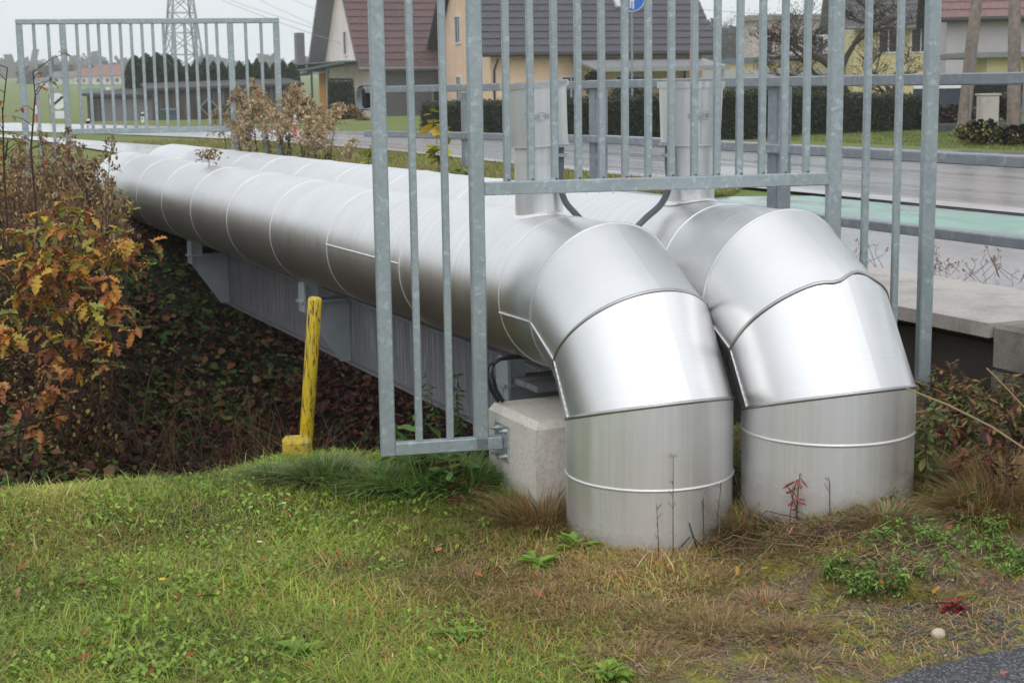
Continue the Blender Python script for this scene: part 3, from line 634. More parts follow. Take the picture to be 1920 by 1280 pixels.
# ------------------------------------------------------------------ foliage helpers
def rotz(V, a): c, s_ = np.cos(a)[:, None], np.sin(a)[:, None]; return np.stack([V[..., 0]*c-V[..., 1]*s_, V[..., 0]*s_+V[..., 1]*c, V[..., 2]+0*V[..., 0]], -1)
def leaf_cloud(P, size, tmpl, faces, cols, tilt=(0, 1.), up=None, jit=.25, down=0.):
    """instances of a small leaf template (k,3) at P with random turn and tilt; returns V, F, C"""
    n = len(P); k = len(tmpl); sz = np.asarray(size)*np.ones(n); V = tmpl[None]*sz[:, None, None]
    t = rng.uniform(tilt[0], tilt[1], n); c, s_ = np.cos(t)[:, None], np.sin(t)[:, None]
    V = np.stack([V[..., 0]*c+V[..., 2]*s_, V[..., 1], -V[..., 0]*s_*(1 if down > 0 else -1)+V[..., 2]*c], -1)
    r = rng.uniform(-.5, .5, n)[:, None]; V = np.stack([V[..., 0], V[..., 1]*np.cos(r)-V[..., 2]*np.sin(r), V[..., 1]*np.sin(r)+V[..., 2]*np.cos(r)], -1)
    V = rotz(V, rng.uniform(0, 2*np.pi, n))+P[:, None]; F = np.asarray(faces)[None]+np.arange(n)[:, None, None]*k
    C = np.repeat(cols[:, None], k, 1)*(1+rng.uniform(-jit, jit, (n, 1, 1))); return V.reshape(-1, 3), F.reshape(-1, F.shape[-1]), C.reshape(-1, 3).clip(0, 1)
T_OVAL = np.array([(0, 0, 0), (.35, .28, .05), (.75, .24, .04), (1, 0, -.04), (.75, -.24, .04), (.35, -.28, .05)])
F_OVAL = [(0, 1, 2, 3), (0, 3, 4, 5)]
T_CARD = np.array([(0, -.3, 0), (0, .3, 0), (1, .3, .1), (1, -.3, .1)]); F_CARD = [(0, 3, 2, 1)]
T_SPIKE = np.array([(0, -.12, 0), (0, .12, 0), (.6, .08, 0), (1, 0, .1)])
def pick(pal, n, w_=None):
    pal = np.array(pal); return pal[rng.choice(len(pal), n, p=None if w_ is None else np.array(w_)/sum(w_))]
def blades(P, h, wd, cols, lean=.5, yaw=None, curl=.5, tipc=None):
    """curved tapering grass blades as 2 quads + tip; returns V, F(quads, tip degenerate-free as quad), C"""
    n = len(P); h = np.asarray(h)*np.ones(n); a = rng.uniform(0, 2*np.pi, n) if yaw is None else yaw; l = np.asarray(lean)*rng.uniform(.2, 1.3, n)
    d = np.stack([np.cos(a), np.sin(a), 0*a], -1); s_ = np.stack([-np.sin(a), np.cos(a), 0*a], -1)*(np.asarray(wd)*np.ones(n))[:, None]*.5
    ts = [0, .35, .7, 1.]; rows = []
    for t in ts:
        off = d*(h*l*(t*.35+t*t*.65*(1+curl)))[:, None]; zz = h*(t-curl*.35*l*t*t); c = P+off+np.stack([0*a, 0*a, zz], -1); wk = (1, .85, .6, .12)[ts.index(t)]
        rows += [c-s_*wk, c+s_*wk]
    V = np.stack(rows, 1); F = np.array([(0, 1, 3, 2), (2, 3, 5, 4), (4, 5, 7, 6)])[None]+np.arange(n)[:, None, None]*8
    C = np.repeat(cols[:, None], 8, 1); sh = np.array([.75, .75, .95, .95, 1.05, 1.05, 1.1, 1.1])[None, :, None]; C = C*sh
    if tipc is not None: C[:, 6:] = C[:, 6:]*.4+tipc[:, None]*.6
    return V.reshape(-1, 3), F.reshape(-1, 4), C.reshape(-1, 3).clip(0, 1)
def merge(parts):
    Vs, Fs, Cs, o = [], [], [], 0
    for V, F, C in parts:
        if F.shape[1] == 3: F = np.c_[F, F[:, 2]]
        Vs.append(V); Fs.append(F+o); Cs.append(C); o += len(V)
    return np.concatenate(Vs), np.concatenate(Fs), np.concatenate(Cs)
def tubes_np(paths, cols, n=4):
    """thin stems: paths = list of (pts (k,3), radii (k)); returns V,F,C"""
    Vs, Fs, Cs, o = [], [], [], 0
    for (P, R_), c in zip(paths, cols):
        P = np.asarray(P, float); k = len(P); R_ = np.asarray(R_)*np.ones(k); t = np.gradient(P, axis=0); t /= np.linalg.norm(t, axis=1)[:, None]+1e-9
        ref = np.array([.3, .8, .1]); x = np.cross(t, ref); x /= np.linalg.norm(x, axis=1)[:, None]+1e-9; y = np.cross(t, x)
        a = np.arange(n)*2*np.pi/n; V = P[:, None]+(x[:, None]*np.cos(a)[None, :, None]+y[:, None]*np.sin(a)[None, :, None])*R_[:, None, None]
        i = np.arange(k*n).reshape(k, n); j = np.roll(i, -1, 1); F = np.stack([i[:-1], j[:-1], j[1:], i[1:]], -1).reshape(-1, 4)
        Vs.append(V.reshape(-1, 3)); Fs.append(F+o); Cs.append(np.repeat(np.array(c)[None], k*n, 0)); o += k*n
    return np.concatenate(Vs), np.concatenate(Fs), np.concatenate(Cs)
# ------------------------------------------------------------------ background buildings
def axes(a): a = math.radians(a); return RH*math.cos(a)+FH*math.sin(a), FH*math.cos(a)-RH*math.sin(a)
Z = Vector((0, 0, 1))
def slab_roof(mb, a, b, up_a, up_b, th, courses, tile_u=1.):
    """stepped courses of tiles from eave line a-b to ridge line up_a-up_b"""
    nrm = (b-a).cross(up_a-a).normalized(); nrm = nrm if nrm.z > 0 else -nrm; ln = (b-a).length; sl_ = (up_a-a).length
    for k in range(courses):
        t0, t1 = k/courses, (k+1.12)/courses; t1 = min(t1, 1); p = [a.lerp(up_a, t0)+nrm*.045, b.lerp(up_b, t0)+nrm*.045, b.lerp(up_b, t1)+nrm*.004, a.lerp(up_a, t1)+nrm*.004]; q = [p[0]-nrm*.045, p[1]-nrm*.045]
        uv = [(0, t0*sl_), (ln, t0*sl_), (ln, t1*sl_), (0, t1*sl_), (0, t0*sl_), (ln, t0*sl_)]; mb.add(p+q, [(0, 1, 2, 3), (4, 5, 1, 0)], 0, uv)
    for (p0, p1, q0, q1) in ((a, b, up_a, up_b),):
        d = nrm*th; V = [p0-d, p1-d, q1-d, q0-d, p0-nrm*.003, p1-nrm*.003, q1-nrm*.003, q0-nrm*.003]
        mb.add(V, [(0, 3, 2, 1), (0, 1, 5, 4), (1, 2, 6, 5), (2, 3, 7, 6), (3, 0, 4, 7)], 1)
def window(T, c, u, n, w_, h_, frame, mull=1, surround=None):
    """window flush on a wall: c centre, u along the wall, n outward"""
    c = Vector(c); mb = MB(); fw = .09
    for s_ in (-1, 1): mb.box(c+u*s_*(w_/2)+n*.03, (fw, .08, h_+fw), (u, n, Z)); mb.box(c+Z*s_*(h_/2)+n*.034, (w_-fw, .08, fw), (u, n, Z))
    for k in range(mull): mb.box(c+u*(w_*((k+1)/(mull+1)-.5))+n*.026, (.05, .05, h_-fw), (u, n, Z))
    f = T.part('window', mb, frame); mb = MB(); mb.box(c+n*.008, (w_-fw, .02, h_-fw), (u, n, Z)); T.part('pane', mb, M['window'], f)
    return f
def gable_house(label, px, d, a, L_, W_, ze, zr, wall, tiles, trim, z0=-.6, ov=.7, ovg=.8, name='gable_house', courses=16, ridge_t=.5, wallname='wall', dd=None):
    """near-left corner of the walls seen at px, depth d; long side runs along ex, gable side along ey"""
    ex, ey = axes(a); p0 = at(px, 160, d); p0.z = z0; T = Thing(name, p0, label, 'house')
    def P(x, y, z): return p0+ex*x+ey*y+Z*(z-z0)
    yr = W_*ridge_t; mb = MB()
    V = [P(0, 0, z0), P(L_, 0, z0), P(L_, W_, z0), P(0, W_, z0), P(0, 0, ze), P(L_, 0, ze), P(L_, W_, ze), P(0, W_, ze), P(0, yr, zr-.05), P(L_, yr, zr-.05)]
    mb.add(V, [(0, 1, 5, 4), (2, 3, 7, 6), (3, 0, 4, 8, 7), (1, 2, 6, 9, 5)]); T.part('wall', mb, wall)
    rf = MB(); m0 = (zr-ze)/yr; m1 = (zr-ze)/(W_-yr); lift = .06
    slab_roof(rf, P(-ovg, -ov, ze-ov*m0+lift), P(L_+ovg, -ov, ze-ov*m0+lift), P(-ovg, yr, zr+lift), P(L_+ovg, yr, zr+lift), .18, courses)
    slab_roof(rf, P(L_+ovg, W_+ov, ze-ov*m1+lift), P(-ovg, W_+ov, ze-ov*m1+lift), P(L_+ovg, yr, zr+lift), P(-ovg, yr, zr+lift), .18, courses)
    roof = T.part('roof', rf, [tiles, trim])
    g = MB(); g.tube([P(-ovg, -ov-.06, ze-ov*m0-.02), P(L_+ovg, -ov-.06, ze-ov*m0-.02)], .09, 8); T.part('gutter', g, trim, roof)
    return T, P, ex, ey, roof
W_CREAM = mat_wall('cream_render', (.82, .74, .69)); W_ORANGE = mat_wall('apricot_render', (.80, .57, .41)); W_GREY = mat_wall('lilac_grey_render', (.45, .42, .44)); W_YEL = mat_wall('yellow_render', (.60, .52, .28)); WHITE = plain('white_frame', (.72, .73, .73), .5, 0, .04); DKTRIM = plain('dark_timber_trim', (.028, .026, .028), .6, 0, .2)
GREYTRIM = plain('grey_trim', (.20, .20, .21), .6, 0, .15)
T_RED = mat_tiles('red_brown_tiles', (.15, .085, .082)); T_DARK = mat_tiles('anthracite_tiles', (.085, .078, .095)); T_RED2 = mat_tiles('faded_red_tiles', (.26, .15, .145)); T_GR = mat_tiles('grey_tiles', (.10, .10, .105))
PETROL = plain('petrol_paint', (.05, .11, .14), .5, 0, .1)
# orange house
T, P, ex, ey, roof = gable_house('apricot house with a dark grey tiled roof behind the long hedge', 920, 68, 16, 10.0, 9.6, 3.78, 8.3, W_ORANGE, T_DARK, DKTRIM, ov=.75, ovg=.55, courses=17)
window(T, P(0, 3.4, 4.35), -ey, -ex, 1.0, 1.25, WHITE); window(T, P(0, 5.6, 4.35), -ey, -ex, 1.0, 1.25, WHITE)
window(T, P(0, 2.2, 1.55), -ey, -ex, .9, 1.3, WHITE); window(T, P(0, 5.6, 1.55), -ey, -ex, .9, 1.3, WHITE)
window(T, P(3.7, 0, 1.45), ex, -ey, .9, 1.3, WHITE); window(T, P(6.6, 0, 1.45), ex, -ey, 1.6, 1.3, WHITE)
def on_roof(P, yr_, ze, zr, x, t, lift=.14): return P(x, yr_*t, ze+(zr-ze)*t+lift)
def skylight(T, P, ex, yr_, ze, zr, x, t, w_, l_, roof):
    a, b = on_roof(P, yr_, ze, zr, x, t), on_roof(P, yr_, ze, zr, x, t+l_); v = (b-a); n = ex.cross(v.normalized()); c = (a+b)/2
    mb = MB(); mb.box(c, (w_+.16, v.length+.16, .07), (ex, v.normalized(), n)); s_ = T.part('skylight', mb, GREYTRIM, roof)
    mb = MB(); mb.box(c+n*.04, (w_, v.length, .02), (ex, v.normalized(), n)); return T.part('skylight_pane', mb, M['skylight'], roof)
skylight(T, P, ex, 4.8, 3.78, 8.3, 6.85, .28, 1.0, .27, roof)
mb = MB(); mb.box(P(3.2, -.2, 3.5), (.5, .5, .1)); 
mb = MB()
for x in (-.5, 9.9): mb.tube([P(0+.15 if x < 0 else 9.1, -.7, 2.85), P(.15 if x < 0 else 9.1, -.1, 2.4), P(.15 if x < 0 else 9.1, -.08, -.5)], .05, 6)
T.part('downpipe', mb, DKTRIM)
mb = MB(); mb.box(P(6.7, -1.7, 2.62), (6.2, 3.0, .10), (ex, ey*.98+Z*.13, Z)); mb.box(P(6.7, -3.2, 2.36), (6.4, .12, .2), (ex, ey, Z)); 
for x in (3.8, 9.6): mb.box(P(x, -3.15, .9), (.14, .14, 3.0), (ex, ey, Z))
T.part('patio_roof', mb, plain('grey_sheet_roof', (.30, .31, .31), .35, .2, .15))
# white house
T, P, ex, ey, roof = gable_house('cream white house with a brown red tiled roof and a blue porch', 700, 76, 22, 13, 8.6, 3.45, 9.7, W_CREAM, T_RED, GREYTRIM, ov=.55, ovg=.9, courses=20)
window(T, P(0, 4.6, 4.0), -ey, -ex, .55, 1.2, WHITE, 0); window(T, P(0, 1.9, 4.0), -ey, -ex, .55, 1.2, WHITE, 0)
mb = MB(); mb.box(P(2.6, -.03, .9), (4.3, .12, 3.2), (ex, ey, Z)); T.part('garage_front', mb, plain('dark_grey_front', (.11, .11, .12), .6, 0, .1))
window(T, P(3.6, -.12, 1.35), ex, -ey, 1.2, .7, GREYTRIM, 0)
window(T, P(6.6, -.02, 1.4), ex, -ey, .6, 1.8, WHITE, 0)
skylight(T, P, ex, 4.3, 3.45, 9.7, 4.6, .42, .9, .16, roof)
mb = MB(); mb.bar(P(-1.6, 9.8, 2.62), P(-1.6, -.4, 2.95), .18, .10); mb.bar(P(-.1, 9.8, 2.75), P(-.1, -.4, 3.08), .08, .10)
for y in (8.4, 5.8, 2.6): mb.box(P(-1.55, y, 1.0), (.10, .10, 3.3), (ex, ey, Z))
T.part('porch_frame', mb, PETROL)
mb = MB(); mb.box(P(-.8, 4.7, 3.02), (1.7, 10.2, .05), (ex, ey, Z)); T.part('porch_roof', mb, GREYTRIM)
mb = MB(); ch = at(562, 100, 84); mb.box(Vector((ch.x, ch.y, 3.7)), (.45, .45, 2.0)); T.part('chimney', mb, GREYTRIM, roof)
bx = MB(); a0 = P(.4, 9.2, -.5); bx.box(P(1.6, 9.9, 1.0), (2.6, 2.6, 3.2), (ex, ey, Z)); T.part('side_wing', bx, mat_wall('ochre_render', (.55, .28, .07)))
rf = MB(); A_ = P(-.4, 11.9, 2.55); slab_roof(rf, P(-1.0, 8.8, 2.5), P(-1.0, 12.6, 2.5), P(2.2, 8.8, 5.4), P(2.2, 10.2, 5.4), .12, 9); T.part('side_roof', rf, [T_RED, GREYTRIM])
# yellow house far right behind the bare tree
T, P, ex, ey, roof = gable_house('pale yellow house with a grey roof seen through the bare tree', 1600, 88, -4, 4.6, 9, 5.4, 10.2, W_YEL, T_GR, GREYTRIM, courses=14)
window(T, P(1.9, 0, 3.9), ex, -ey, 1.1, 1.3, WHITE); window(T, P(3.7, 0, 3.9), ex, -ey, 1.1, 1.3, WHITE)
# grey lilac house with red roof, upper right
T, P, ex, ey, roof = gable_house('lilac grey house with a faded red tiled roof at the right edge', 1772, 62, -12, 13, 8.5, 4.55, 8.8, W_GREY, T_RED2, DKTRIM, ov=.5, courses=15)
mb = MB(); mb.box(P(6.2, -.04, 4.9), (4.5, .12, 1.5), (ex, ey, Z)); T.part('red_dormer_panel', mb, plain('red_boards', (.20, .055, .035), .7, 0, .2)); 
mb = MB(); mb.box(P(6.1, -.13, 5.7), (.7, .1, .5), (ex, ey, Z)); T.part('dormer_window', mb, WHITE)
ex2, ey2 = axes(0)
# small yellow annex with dark canopy
p = at(1895, 120, 52); T = Thing('garden_shed', (p.x, p.y, -.3), 'small yellow rendered outbuilding with a dark flat roof beside the right wooden pole', 'shed')
mb = MB(); mb.box((p.x, p.y, .95), (2.2, 2, 2.9), (ex2, ey2, Z)); T.part('wall', mb, W_YEL); mb = MB(); mb.box((p.x-.3*ex2.x, p.y-.3*ex2.y, 2.5), (3.4, 3, .22), (ex2, ey2, Z), bev=.03); T.part('roof', mb, GREYTRIM)
mb = MB(); c = Vector((p.x, p.y, 1.5))-ey2*1.02+ex2*.5; mb.box(c, (.7, .06, .6), (ex2, ey2, Z)); T.part('window', mb, M['window'])
# low yellow hall with dark edge roof
p = at(1455, 120, 95); T = Thing('low_hall', (p.x, p.y, -.3), 'long low yellow building with a blue grey roof edge right of the apricot house', 'building')
mb = MB(); mb.box((p.x, p.y, 1.3), (11, 6, 3.4), (ex2, ey2, Z)); T.part('wall', mb, W_YEL); mb = MB(); mb.box((p.x, p.y, 3.1), (11.6, 6.6, .28), (ex2*.999+Z*.035, ey2, Z)); T.part('roof', mb, plain('slate_blue_fascia', (.12, .15, .19), .5, 0, .1))
mb = MB(); mb.box(Vector((p.x, p.y, 2.0))-ey2*3.4-ex2*1.5, (7.5, 3.2, .9), (ex2, ey2, Z)); T.part('pale_canopy', mb, plain('pale_sheet', (.45, .45, .44), .6, 0, .08))
# apartment block, misty, and pole
p = at(1475, 60, 150); T = Thing('apartment_block', (p.x, p.y, 0), 'pale pink and grey apartment block behind the low yellow hall', 'building')
mb = MB(); mb.box((p.x, p.y, 3.6), (7.5, 6, 7.8), (ex2, ey2, Z)); T.part('wall', mb, mat_wall('pale_pink_render', (.50, .42, .40)));
mb = MB(); mb.box((p.x, p.y, 7.7), (8.6, 7, .5), (ex2, ey2, Z)); T.part('roof', mb, GREYTRIM)
for i in range(3):
    for z in (2.2, 5.2): window(T, Vector((p.x, p.y, z))-ey2*3+ex2*(-2.4+i*2.4), ex2, -ey2, 1.2, 1.5, WHITE)
p = at(1467, 60, 90); T = Thing('flag_pole', (p.x, p.y, -.2), 'plain white pole rising above the low yellow hall', 'pole'); mb = MB(); mb.tube([(p.x, p.y, -.2), (p.x, p.y, 2.8), (p.x, p.y, 4.3)], [.08, .07, .06], 8); T.part('shaft', mb, WHITE)
# far village on the left
def small_house(px, pyb, d, w_, h_, rh, roofc, wallc, label):
    p = at(px, pyb, d); z0 = gz1(p.x, p.y)-.3; T = Thing('village_house', (p.x, p.y, z0), label, 'house'); u, v = ex2, ey2; c = Vector((p.x, p.y, z0))
    mb = MB(); mb.box(c+Z*(h_/2), (w_, w_*.7, h_), (u, v, Z)); T.part('wall', mb, wallc)
    mb = MB(); V = [c+u*sx*w_*.56+v*sy*w_*.42+Z*(h_-.1) for sx, sy in ((-1, -1), (1, -1), (1, 1), (-1, 1))]+[c+u*sx*w_*.42+Z*(h_+rh) for sx in (-1, 1)]
    mb.add(V, [(0, 1, 5, 4), (2, 3, 4, 5), (3, 0, 4), (1, 2, 5), (0, 3, 2, 1)]); T.part('roof', mb, roofc)
    for k in range(3):
        mb = MB(); mb.box(c-v*w_*.355+u*w_*(-.3+.3*k)+Z*h_*.5, (w_*.1, .1, h_*.3), (u, v, Z)); T.part('window', mb, M['window'])
far_r = plain('distant_red_roof', (.26, .11, .09), .8, 0, .1); far_g = plain('distant_grey_roof', (.14, .14, .15), .8, 0, .1); far_w = plain('distant_white_wall', (.6, .58, .56), .9, 0, .05)
small_house(207, 152, 330, 6.6, 2.2, 2.2, far_r, far_w, 'distant pale house with a pink red roof, largest of the far village')
small_house(161, 151, 335, 4.4, 2.0, 1.7, far_r, far_w, 'distant small red roofed house just left of the largest village house')
small_house(128, 151, 340, 7.0, 1.8, 1.2, far_g, far_w, 'distant long house with a grey roof, second from the left in the village')
small_house(86, 159, 300, 3.8, 1.6, .5, far_g, far_w, 'distant low white house at the left end of the village')
# container / lorry box in the field
p = at(180, 171, 130); T = Thing('storage_container', (p.x, p.y, gz1(p.x, p.y)), 'green and white container standing in the field beyond the far road', 'container')
cz = p.z; mb = MB(); mb.box(p, (2.1, 1.4, .50), (ex2, ey2, Z), bev=.03); T.part('body', mb, plain('green_sheet', (.16, .30, .22), .6, 0, .1)); 
for s_ in (-1.15, 1.12): mb = MB(); mb.box(p+ex2*s_, (.18, 1.45, .56), (ex2, ey2, Z), bev=.02); T.part('end_frame', mb, WHITE)
# sheds
p = at(162, 233, 74); z0 = -.4
def quad_shed(name, label, pxs, d0, d1, pytl, pytr, mat, roofm, depth=4, z0=-.4, extra=None):
    a, b = at(pxs[0], 200, d0), at(pxs[1], 200, d1); za, zb = at(pxs[0], pytl, d0).z, at(pxs[1], pytr, d1).z; u = (b-a); u.z = 0; L_ = u.length; u.normalize(); v = Vector((-u.y, u.x, 0)); v = v if v.dot(FH) > 0 else -v
    T = Thing(name, (a.x, a.y, z0), label, 'shed'); A = Vector((a.x, a.y, 0)); B_ = Vector((b.x, b.y, 0)); pts = [A, B_, B_+v*depth, A+v*depth]; zt = [za, zb, zb, za]
    V = [q+Z*z0 for q in pts]+[q+Z*z for q, z in zip(pts, zt)]; mb = MB(); uv = [(0, z0), (L_, z0), (L_+depth, z0), (-depth, z0), (0, za), (L_, zb), (L_+depth, zb), (-depth, za)]
    mb.add(V, [(0, 1, 5, 4), (1, 2, 6, 5), (2, 3, 7, 6), (3, 0, 4, 7)], 0, uv); T.part('wall', mb, mat)
    mb = MB(); o = .25; q = [A-u*o-v*o+Z*(za-.01), B_+u*o-v*o+Z*(zb-.01), B_+u*o+v*(depth+o)+Z*(zb+.25), A-u*o+v*(depth+o)+Z*(za+.25)]; mb.add(q+[x+Z*.12 for x in q], [(0, 3, 2, 1), (4, 5, 6, 7), (0, 1, 5, 4), (1, 2, 6, 5), (2, 3, 7, 6), (3, 0, 4, 7)]); T.part('roof', mb, roofm)
    return T, A, B_, u, v
ROOFD = plain('dark_felt_roof', (.06, .055, .055), .8, 0, .2)
T, A, B_, u, v = quad_shed('grey_shed', 'low shed with plain grey wall and dark timber end beside the board shed', (165, 292), 73, 71, 180, 182, plain('flat_grey_boarding', (.17, .17, .18), .7, 0, .06), ROOFD, 3)
mb = MB(); mb.box(A+u*.42-v*.03+Z*.55, (.84, .05, 1.9), (u, v, Z)); T.part('timber_end', mb, M['wood'])
T, A, B_, u, v = quad_shed('board_shed', 'long shed of weathered dark boards with a diamond window, under the conifer row', (290, 560), 70, 72, 171, 160, M['wood'], ROOFD, 4)
dc = at(391, 201, 70.5)-v*.08; f = MB(); dg = (u+Z).normalized(), (Z-u).normalized(); f.box(dc, (.62, .04, .62), (dg[0], v, dg[1])); fr = T.part('diamond_window', f, plain('grey_batten', (.22, .20, .18), .8)); f = MB(); f.box(dc-v*.03, (.48, .04, .48), (dg[0], v, dg[1])); T.part('pane', f, M['dark_void'], fr)
def bin_(px, col, label, w_=.34):
    p = at(px, 222, 68); z0 = gz1(p.x, p.y); T = Thing('wheelie_bin', (p.x, p.y, z0), label, 'bin'); mb = MB(); h = .62; rows = []
    for z_, k in ((0, .8), (h, 1.0)): rows.append([Vector((p.x, p.y, z0+z_))+ex2*sx*w_/2*k+ey2*sy*w_/2*k for sx, sy in ((-1, -1), (1, -1), (1, 1), (-1, 1))])
    mb.add(rows[0]+rows[1], [(0, 3, 2, 1), (4, 5, 6, 7), (0, 1, 5, 4), (1, 2, 6, 5), (2, 3, 7, 6), (3, 0, 4, 7)]); T.part('body', mb, plain('bin_plastic', col, .5)); mb = MB(); mb.box(Vector((p.x, p.y, z0+h+.03)), (w_*1.1, w_*1.15, .06), (ex2, ey2*.98+Z*.12, Z), bev=.01); T.part('lid', mb, plain('bin_lid', tuple(c*.7 for c in col), .5))
bin_(309, (.03, .09, .05), 'dark green wheelie bin in front of the board shed', .30); bin_(324, (.07, .09, .12), 'blue grey wheelie bin in front of the board shed', .5)
# pylon
p = at(347, 170, 190); T = Thing('lattice_pylon', (p.x, p.y, 0), 'tall steel lattice power pylon rising behind the conifer hedge', 'pylon')
mb = MB(); base = Vector((p.x, p.y, 0)); sc_ = 190/F_PX
def hw(z): return max(.8, (112/2-(z)*2.9)*sc_*.62)
def cor(z): 
    h = (60-.155*((z-0)/sc_))*sc_*.62; h = max(h, 1.0); a = .45; return [base+Z*z+(ex2*math.cos(a+k*math.pi/2+.785)+ey2*math.sin(a+k*math.pi/2+.785))*h*1.41 for k in range(4)]
lv = [0, 3.2, 6.0, 8.6, 11.0, 13.3, 15.6, 17.8, 20]
for z_a, z_b in zip(lv[:-1], lv[1:]):
    a, b = cor(z_a), cor(z_b)
    for k in range(4):
        mb.bar(a[k], b[k], .20, .20); mb.bar(a[k], b[(k+1) % 4], .09, .09); mb.bar(a[(k+1) % 4], b[k], .09, .09); mb.bar(b[k], b[(k+1) % 4], .08, .08)
T.part('lattice_tower', mb, plain('pylon_steel', (.24, .26, .28), .6, .2, .1))
# power lines
for i, (x0, y0, x1, y1) in enumerate(((410, 0, 440, 27), (400, 0, 600, 62), (490, 0, 640, 95), (545, 0, 700, 80), (1320, 8, 1500, 22))):
    d0, d1 = (150, 75) if i < 4 else (110, 80)
    q0, q1 = at(x0-120, y0-60 if i < 4 else y0-4, d0), at(x1+200, y1+55 if i < 4 else y1+6, d1); mb = MB(); mb.tube([q0.lerp(q1, t)-Z*(1.2*4*t*(1-t)*.3) for t in np.linspace(0, 1, 14)], .014, 4)
    o = mb.build('power_line', plain('wire_grey', (.22, .23, .25), .6)) if i == 0 else mb.build('power_line', bpy.data.materials['wire_grey'])
    tag(o, ('thin grey power wire crossing the sky beside the pylon, behind the far fence' if i < 4 else 'thin wire crossing the pale sky right of the dark tiled roof'), 'power line', 'power wires')
# utility poles (A frame) right
for (x0, y0, x1, y1, d, lab) in ((1803, 258, 1838, -60, 29.5, 'weathered wooden utility pole leaning to the right near the concrete stub, left one of two'), (1901, 262, 1903, -60, 28, 'upright dark wooden utility pole near the right edge of the picture')):
    a, b = at(x0, y0, d), at(x1, y1, d); T = Thing('utility_pole', a, lab, 'utility pole'); mb = MB(); mb.tube([a-Z*.2, a.lerp(b, .5), b], [.125, .115, .10], 14); T.part('shaft', mb, plain('silvered_pole_wood', (.20, .165, .135), .85, 0, .3, 12, .3))
    mb = MB(); mb.tube([a+Z*.02+(RH*.12-FH*.03), a+Z*1.9+(RH*.15-FH*.03)], .02, 6) ; T.part('cable_duct', mb, GREYTRIM)
a = at(1850, 255, 27.5); T = Thing('concrete_stub', (a.x, a.y, .6), 'short mossy concrete post between the two wooden utility poles', 'post'); mb = MB(); mb.box((a.x, a.y, 1.0), (.32, .30, .92), (ex2, ey2, Z), bev=.02); T.part('post', mb, M['concrete']); mb = MB(); mb.box((a.x, a.y, 1.47), (.36, .34, .03), (ex2, ey2, Z)); T.part('cap', mb, M['concrete'])
# dark fence with white stripe right
a = at(1712, 190, 38); b = at(1815, 190, 38); T = Thing('panel_fence', (a.x, a.y, .3), 'dark blue panel fence with a white stripe behind the hedge end', 'fence'); mb = MB(); c = (a+b)/2; mb.box(Vector((c.x, c.y, 1.05)), ((b-a).length, .05, .95), (ex2, ey2, Z)); T.part('panel', mb, plain('navy_panel', (.035, .04, .065), .6)); mb = MB(); mb.box(Vector((c.x, c.y, 1.60-.02))-ey2*.03, ((b-a).length, .04, .12), (ex2, ey2, Z)); T.part('stripe', mb, WHITE)
a = at(1775, 235, 33); T = Thing('garden_wall', (a.x, a.y, .5), 'low dark garden border wall left of the utility poles', 'wall'); mb = MB(); a2 = at(1930, 240, 33); c = (a+a2)/2; mb.box(Vector((c.x, c.y, .70)), (2.6, .25, .22), (ex2, ey2, Z), bev=.02); T.part('wall', mb, plain('dark_kerb_stone', (.06, .06, .065), .8))
# traffic items
def pole(T, p, z0, z1, r=.03, m=None, nm='pole'): mb = MB(); mb.tube([(p.x, p.y, z0), (p.x, p.y, z1)], r, 10); return T.part(nm, mb, m or M['galv_dark'])
p = at(108, 190, 60); T = Thing('road_sign', (p.x, p.y, .6), 'round white sign with black diagonal stripes above a white plate on two posts, left roadside', 'road sign')
n = -FH; zc = p.z
for s_ in (-.33, .33):
    mb = MB(); q = p+RH*s_; mb.tube([(q.x, q.y, .3), (q.x, q.y, zc+.3)], .022, 8); T.part('pole', mb, M['galv_dark'])
mb = MB(); mb.bar(p+Z*.37-RH*.2, p+Z*.37+RH*.2, .03, .03); T.part('frame_top', mb, M['galv_dark'])
mb = MB(); mb.tube([p-n*.02, p+n*.01], [.31, .31], 32, smooth=False); d_ = T.part('disc', mb, WHITE)
mb = MB(); dg1 = (RH+Z*.8).normalized(); dg2 = dg1.cross(n); mb.box(p+n*.018, (.56, .008, .085), (dg1, n, dg2)); T.part('diagonal_band', mb, M['dark_void'], d_)
mb = MB(); mb.box(p-Z*.52, (.52, .02, .29), (RH, n, Z)); T.part('plate', mb, WHITE)
p = at(1185, -2, 40); T = Thing('cycle_path_sign', (p.x, p.y, .6), 'round blue sign with a white pictogram, cut by the top of the picture', 'road sign')
mb = MB(); mb.tube([p+FH*.02+Z*.0, p-FH*.01], [.33, .33], 36, smooth=False); d_ = T.part('disc', mb, WHITE); mb = MB(); mb.tube([p-FH*.012, p-FH*.018], [.31, .31], 36, smooth=False); T.part('blue_face', mb, plain('sign_blue', (.02, .13, .55), .4, 0, .03), d_)
mb = MB()
for x, z_, w_, h_ in ((-.04, -.05, .035, .20), (.03, -.06, .035, .22), (.0, .08, .12, .14)): mb.box(p-FH*.021+RH*x+Z*(z_-.09), (w_, .006, h_), (RH, -FH, Z))
mb.tube([p-FH*.021+Z*.16, p-FH*.027+Z*.16], .045, 16, smooth=False); T.part('pictogram', mb, WHITE, d_); pole(T, p+FH*.04, .4, p.z+.3)
